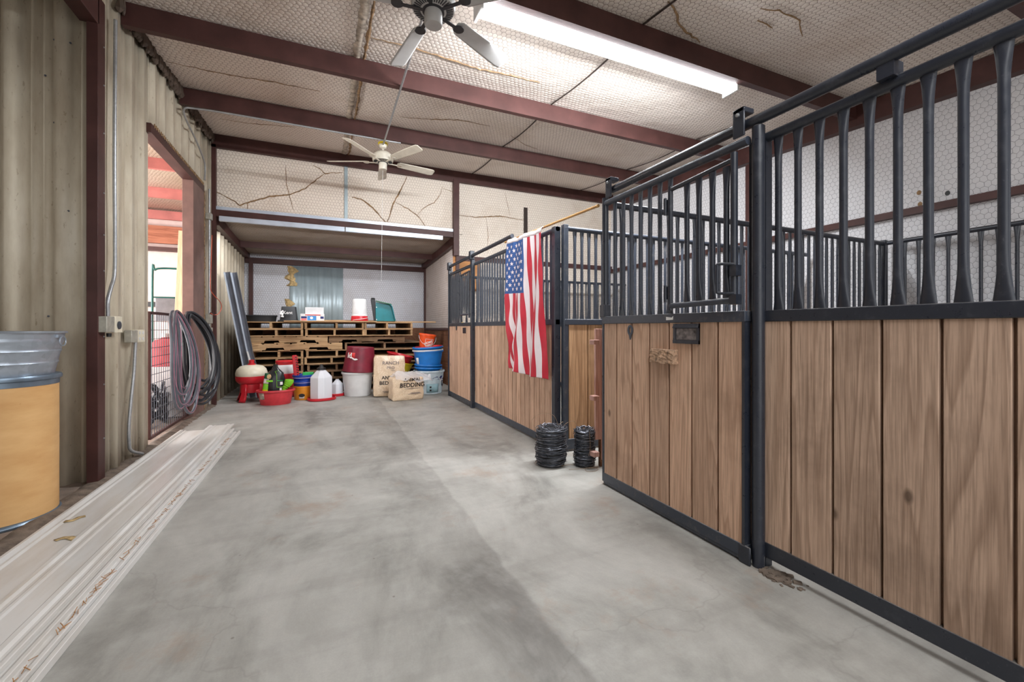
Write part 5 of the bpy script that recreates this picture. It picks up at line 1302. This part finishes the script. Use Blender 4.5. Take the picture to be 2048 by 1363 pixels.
def hose(name, n, cy, label, mat, r, seed, wid, dep, x0, spread=.1):
    rd = random.Random(seed); P = []; per = 26
    for i in range(n):
        w = wid*rd.uniform(.62, 1.12); low = dep*rd.uniform(.76, 1.0); sh = rd.uniform(-.14, .14); xo = x0 + rd.uniform(0, .10); top = 1.475 + .022*(i % 4)
        for k in range(per):
            a = 2*PI*k/per
            y = cy + sh*.6 + w*.5*math.sin(a)*(1 - .25*math.cos(a)); zz = (top + (top - low))/2 if 0 else None
            cz = (math.cos(a) + 1)/2; zz = (top - low) + low*(cz**.75)
            back = .5 + .5*math.sin(a + .3)
            x = xo - .075*max(0, cz - .86)/.14 - .02*math.sin(2*a + i) + .03*(1 - cz)
            x += spread*max(0, math.sin(a) + .35)*(1 - cz*.75)
            P.append(Vector((x, y + sh*(1 - cz), max(r + .002, zz))))
    # smooth the joins
    Q = []
    for i in range(len(P)):
        s = Vector(); m = 0
        for k in range(-3, 4):
            if 0 <= i + k < len(P): s += P[i+k]; m += 1
        Q.append(s/m)
    for q in Q: q.z = max(q.z, r + .002)
    b = MB(); b.tube(sm(Q, 3), r, 8); o = b.build(name, M[mat]); tag(o, label, 'hose', 'hoses hung on the mesh gate')
    return o, Q
h1, Q1 = hose('garden_hose', 9, 6.38, 'gray rubber hose looped over the mesh gate', 'hose_gray', .0165, 11, .52, 1.42, -1.665, .10)
h2, Q2 = hose('garden_hose', 10, 6.84, 'black rubber hose looped over the mesh gate, nearer the doorway post', 'hose_black', .0165, 23, .70, 1.40, -1.655, .24)
b = MB(); b.tube(sm([q + Vector((.0155, 0, .004)) for q in Q1], 2), .0028, 5); b.build('stripe', M['purple_pink'], h1)
b = MB(); q = Q2[30]; b.lathe([(.02, -.02), (.026, -.02), (.026, .02), (.02, .02)], W(361, 688, X=-1.6), 14); b.build('clamp', M['conduit'], h2)

# ---- in the side room
for i, (u, lab) in enumerate(((363, 'left'), (370, 'middle'), (378, 'right'))):
    pt = W(u, 462, Y=8.1); pb = Vector((pt.x - .10, 8.05, 0)); b = MB(); b.beam(pb, pt, .05, .09, (0, 1, 0)); o = b.build('lumber_stud', M['lumber'], bevel=.003)
    tag(o, f'pale new lumber stud leaning inside the side doorway, {lab} one of three', 'lumber', 'lumber studs in the side doorway')
TY = 8.3; T = thing('hand_truck', (W(343, 800, Y=TY).x, TY, 0), 'dark green hand truck behind the mesh gate in the side room', 'hand truck')
xl, xr = W(305, 600, Y=TY).x, W(381, 600, Y=TY).x; zt = W(340, 537, Y=TY).z
b = MB(); b.tube(sm([(xl, TY, .02), (xl, TY, zt - .12), (xl + .03, TY, zt - .03), (xl + .12, TY, zt), (xr - .12, TY, zt), (xr - .03, TY, zt - .03), (xr, TY, zt - .12), (xr, TY, .02)], 8), .016, 10); b.build('frame', M['truckgreen'], T)
zp = W(340, 596, Y=TY).z; b = MB(); b.box((xl + .04, TY - .02, zp - .36), (xr - .06, TY, zp)); b.build('back_plate', M['gray'], T, bevel=.008)
b = MB(); b.tube([(xl + .02, TY - .012, zp + .01), (xr - .03, TY - .012, zp + .01)], .012, 8); b.tube([(xl, TY, .9), (xr, TY, .9)], .012, 8); b.build('crossbar', M['truckgreen'], T)
for x in (xl - .02, xr + .02):
    b = MB(); b.lathe([(.03, -.03), (.12, -.032), (.13, 0), (.12, .032), (.03, .03)], (x, TY + .05, .13), 24, rot=(0, PI/2, 0)); b.build('wheel', M['black'], T)
b = MB(); b.box((xl, TY - .25, .01), (xr, TY, .025)); b.build('toe_plate', M['truckgreen'], T)
c = Vector((W(332, 700, Y=7.7).x, 7.7, 0)); T = thing('fuel_can', c + Vector((0, 0, .72)), 'red plastic can with a white cap behind the mesh gate', 'can')
b = MB(); b.lathe([(.08, .72), (.14, .722), (.145, .75), (.145, 1.06), (.12, 1.10), (.05, 1.12), (.04, 1.15), (.02, 1.15)], c, 32, lambda a, z: 1/max(abs(math.cos(a)), abs(math.sin(a)))**.6); b.build('body', M['redbox'], T)
b = MB(); b.lathe([(.02, 1.14), (.05, 1.14), (.05, 1.19), (.02, 1.2)], c, 20); b.build('cap', M['white'], T)
b = MB(); b.box(c + Vector((-.3, -.2, 0)), c + Vector((.3, .25, .72))); o = b.build('crate', M['white_plastic'], bevel=.01); tag(o, 'pale crate behind the mesh gate, under the red can', 'crate')
rd = random.Random(3); P = []
cx_, cy_ = W(338, 830, Z=.1).x - .05, 7.1
for i in range(150):
    a = 2*PI*i/20; rr = .27 + .05*math.sin(i*.7) + rd.uniform(-.02, .02); P.append(Vector((-2.13 + rr*.5*math.cos(a), cy_ + rr*math.sin(a)*1.2, .03 + .42*(i/150) + .10*math.sin(a*.5 + i))))
for q in P: q.z = max(.02, q.z)
b = MB(); b.tube(sm(P, 3), .019, 8); o = b.build('garden_hose', M['hose_black']); tag(o, 'heap of black hose on the floor behind the mesh gate', 'hose')
EXPO = 0.45; SKY = .8
def LIGHTS():
    lamp('strip_light_tubes', 'AREA', (2.6, 3.46, 3.76), (.78, 0, 0), 185, 2.8, .12, (.93, .965, 1))
    lamp('near_fill_lamp', 'AREA', (1.6, -.35, 3.75), (0, 0, 0), 140, 2.4, .2, (.96, .98, 1))  # added fill for the near floor and boards; no fixture modelled here
    lamp('daylight_side_opening', 'AREA', (-5.9, 7.5, 1.9), (0, -PI/2, 0), 520, 3.6, 5.0, (1, .98, .97))
    lamp('front_fill_lamp', 'AREA', (.8, -4.1, 2.0), (PI/2, 0, 0), 60, 7.0, 3.6, (.98, .99, 1))  # added weak fill from behind the camera, in the assumed open end
    lamp('shed_fill_lamp', 'AREA', (.3, 8.74, 2.95), (.45, 0, 0), 44, 3.6, .12, (.96, .97, 1))  # added fill to brighten the shed; the channels above hold no tubes

# ------------------------------------------------------------------ light and camera
sc.view_settings.view_transform = 'Standard'; sc.view_settings.look = 'None'; sc.view_settings.gamma = 1; sc.view_settings.use_curve_mapping = False
sc.view_settings.exposure = EXPO
w = bpy.data.worlds.new('sky'); sc.world = w; w.use_nodes = True
w.node_tree.nodes['Background'].inputs[0].default_value = (1.0, .99, .985, 1); w.node_tree.nodes['Background'].inputs[1].default_value = SKY
def lamp(name, typ, loc, rot, energy, size=None, size_y=None, color=(1, 1, 1)):
    l = bpy.data.lights.new(name, typ); l.energy = energy; l.color = color
    if typ == 'AREA':
        l.shape = 'RECTANGLE'; l.size = size; l.size_y = size_y
    o = bpy.data.objects.new(name, l); COL.objects.link(o); o.location = loc; o.rotation_euler = rot; return o
LIGHTS()
cam = bpy.data.cameras.new('camera'); co = bpy.data.objects.new('camera', cam); COL.objects.link(co); sc.camera = co
cam.sensor_width = 36; cam.lens = 36*F/2048; cam.shift_y = -(681.5 - VY)/2048; cam.clip_start = .02; cam.clip_end = 200
co.location = (0, 0, H); co.rotation_euler = (PI/2, 0, -TH)
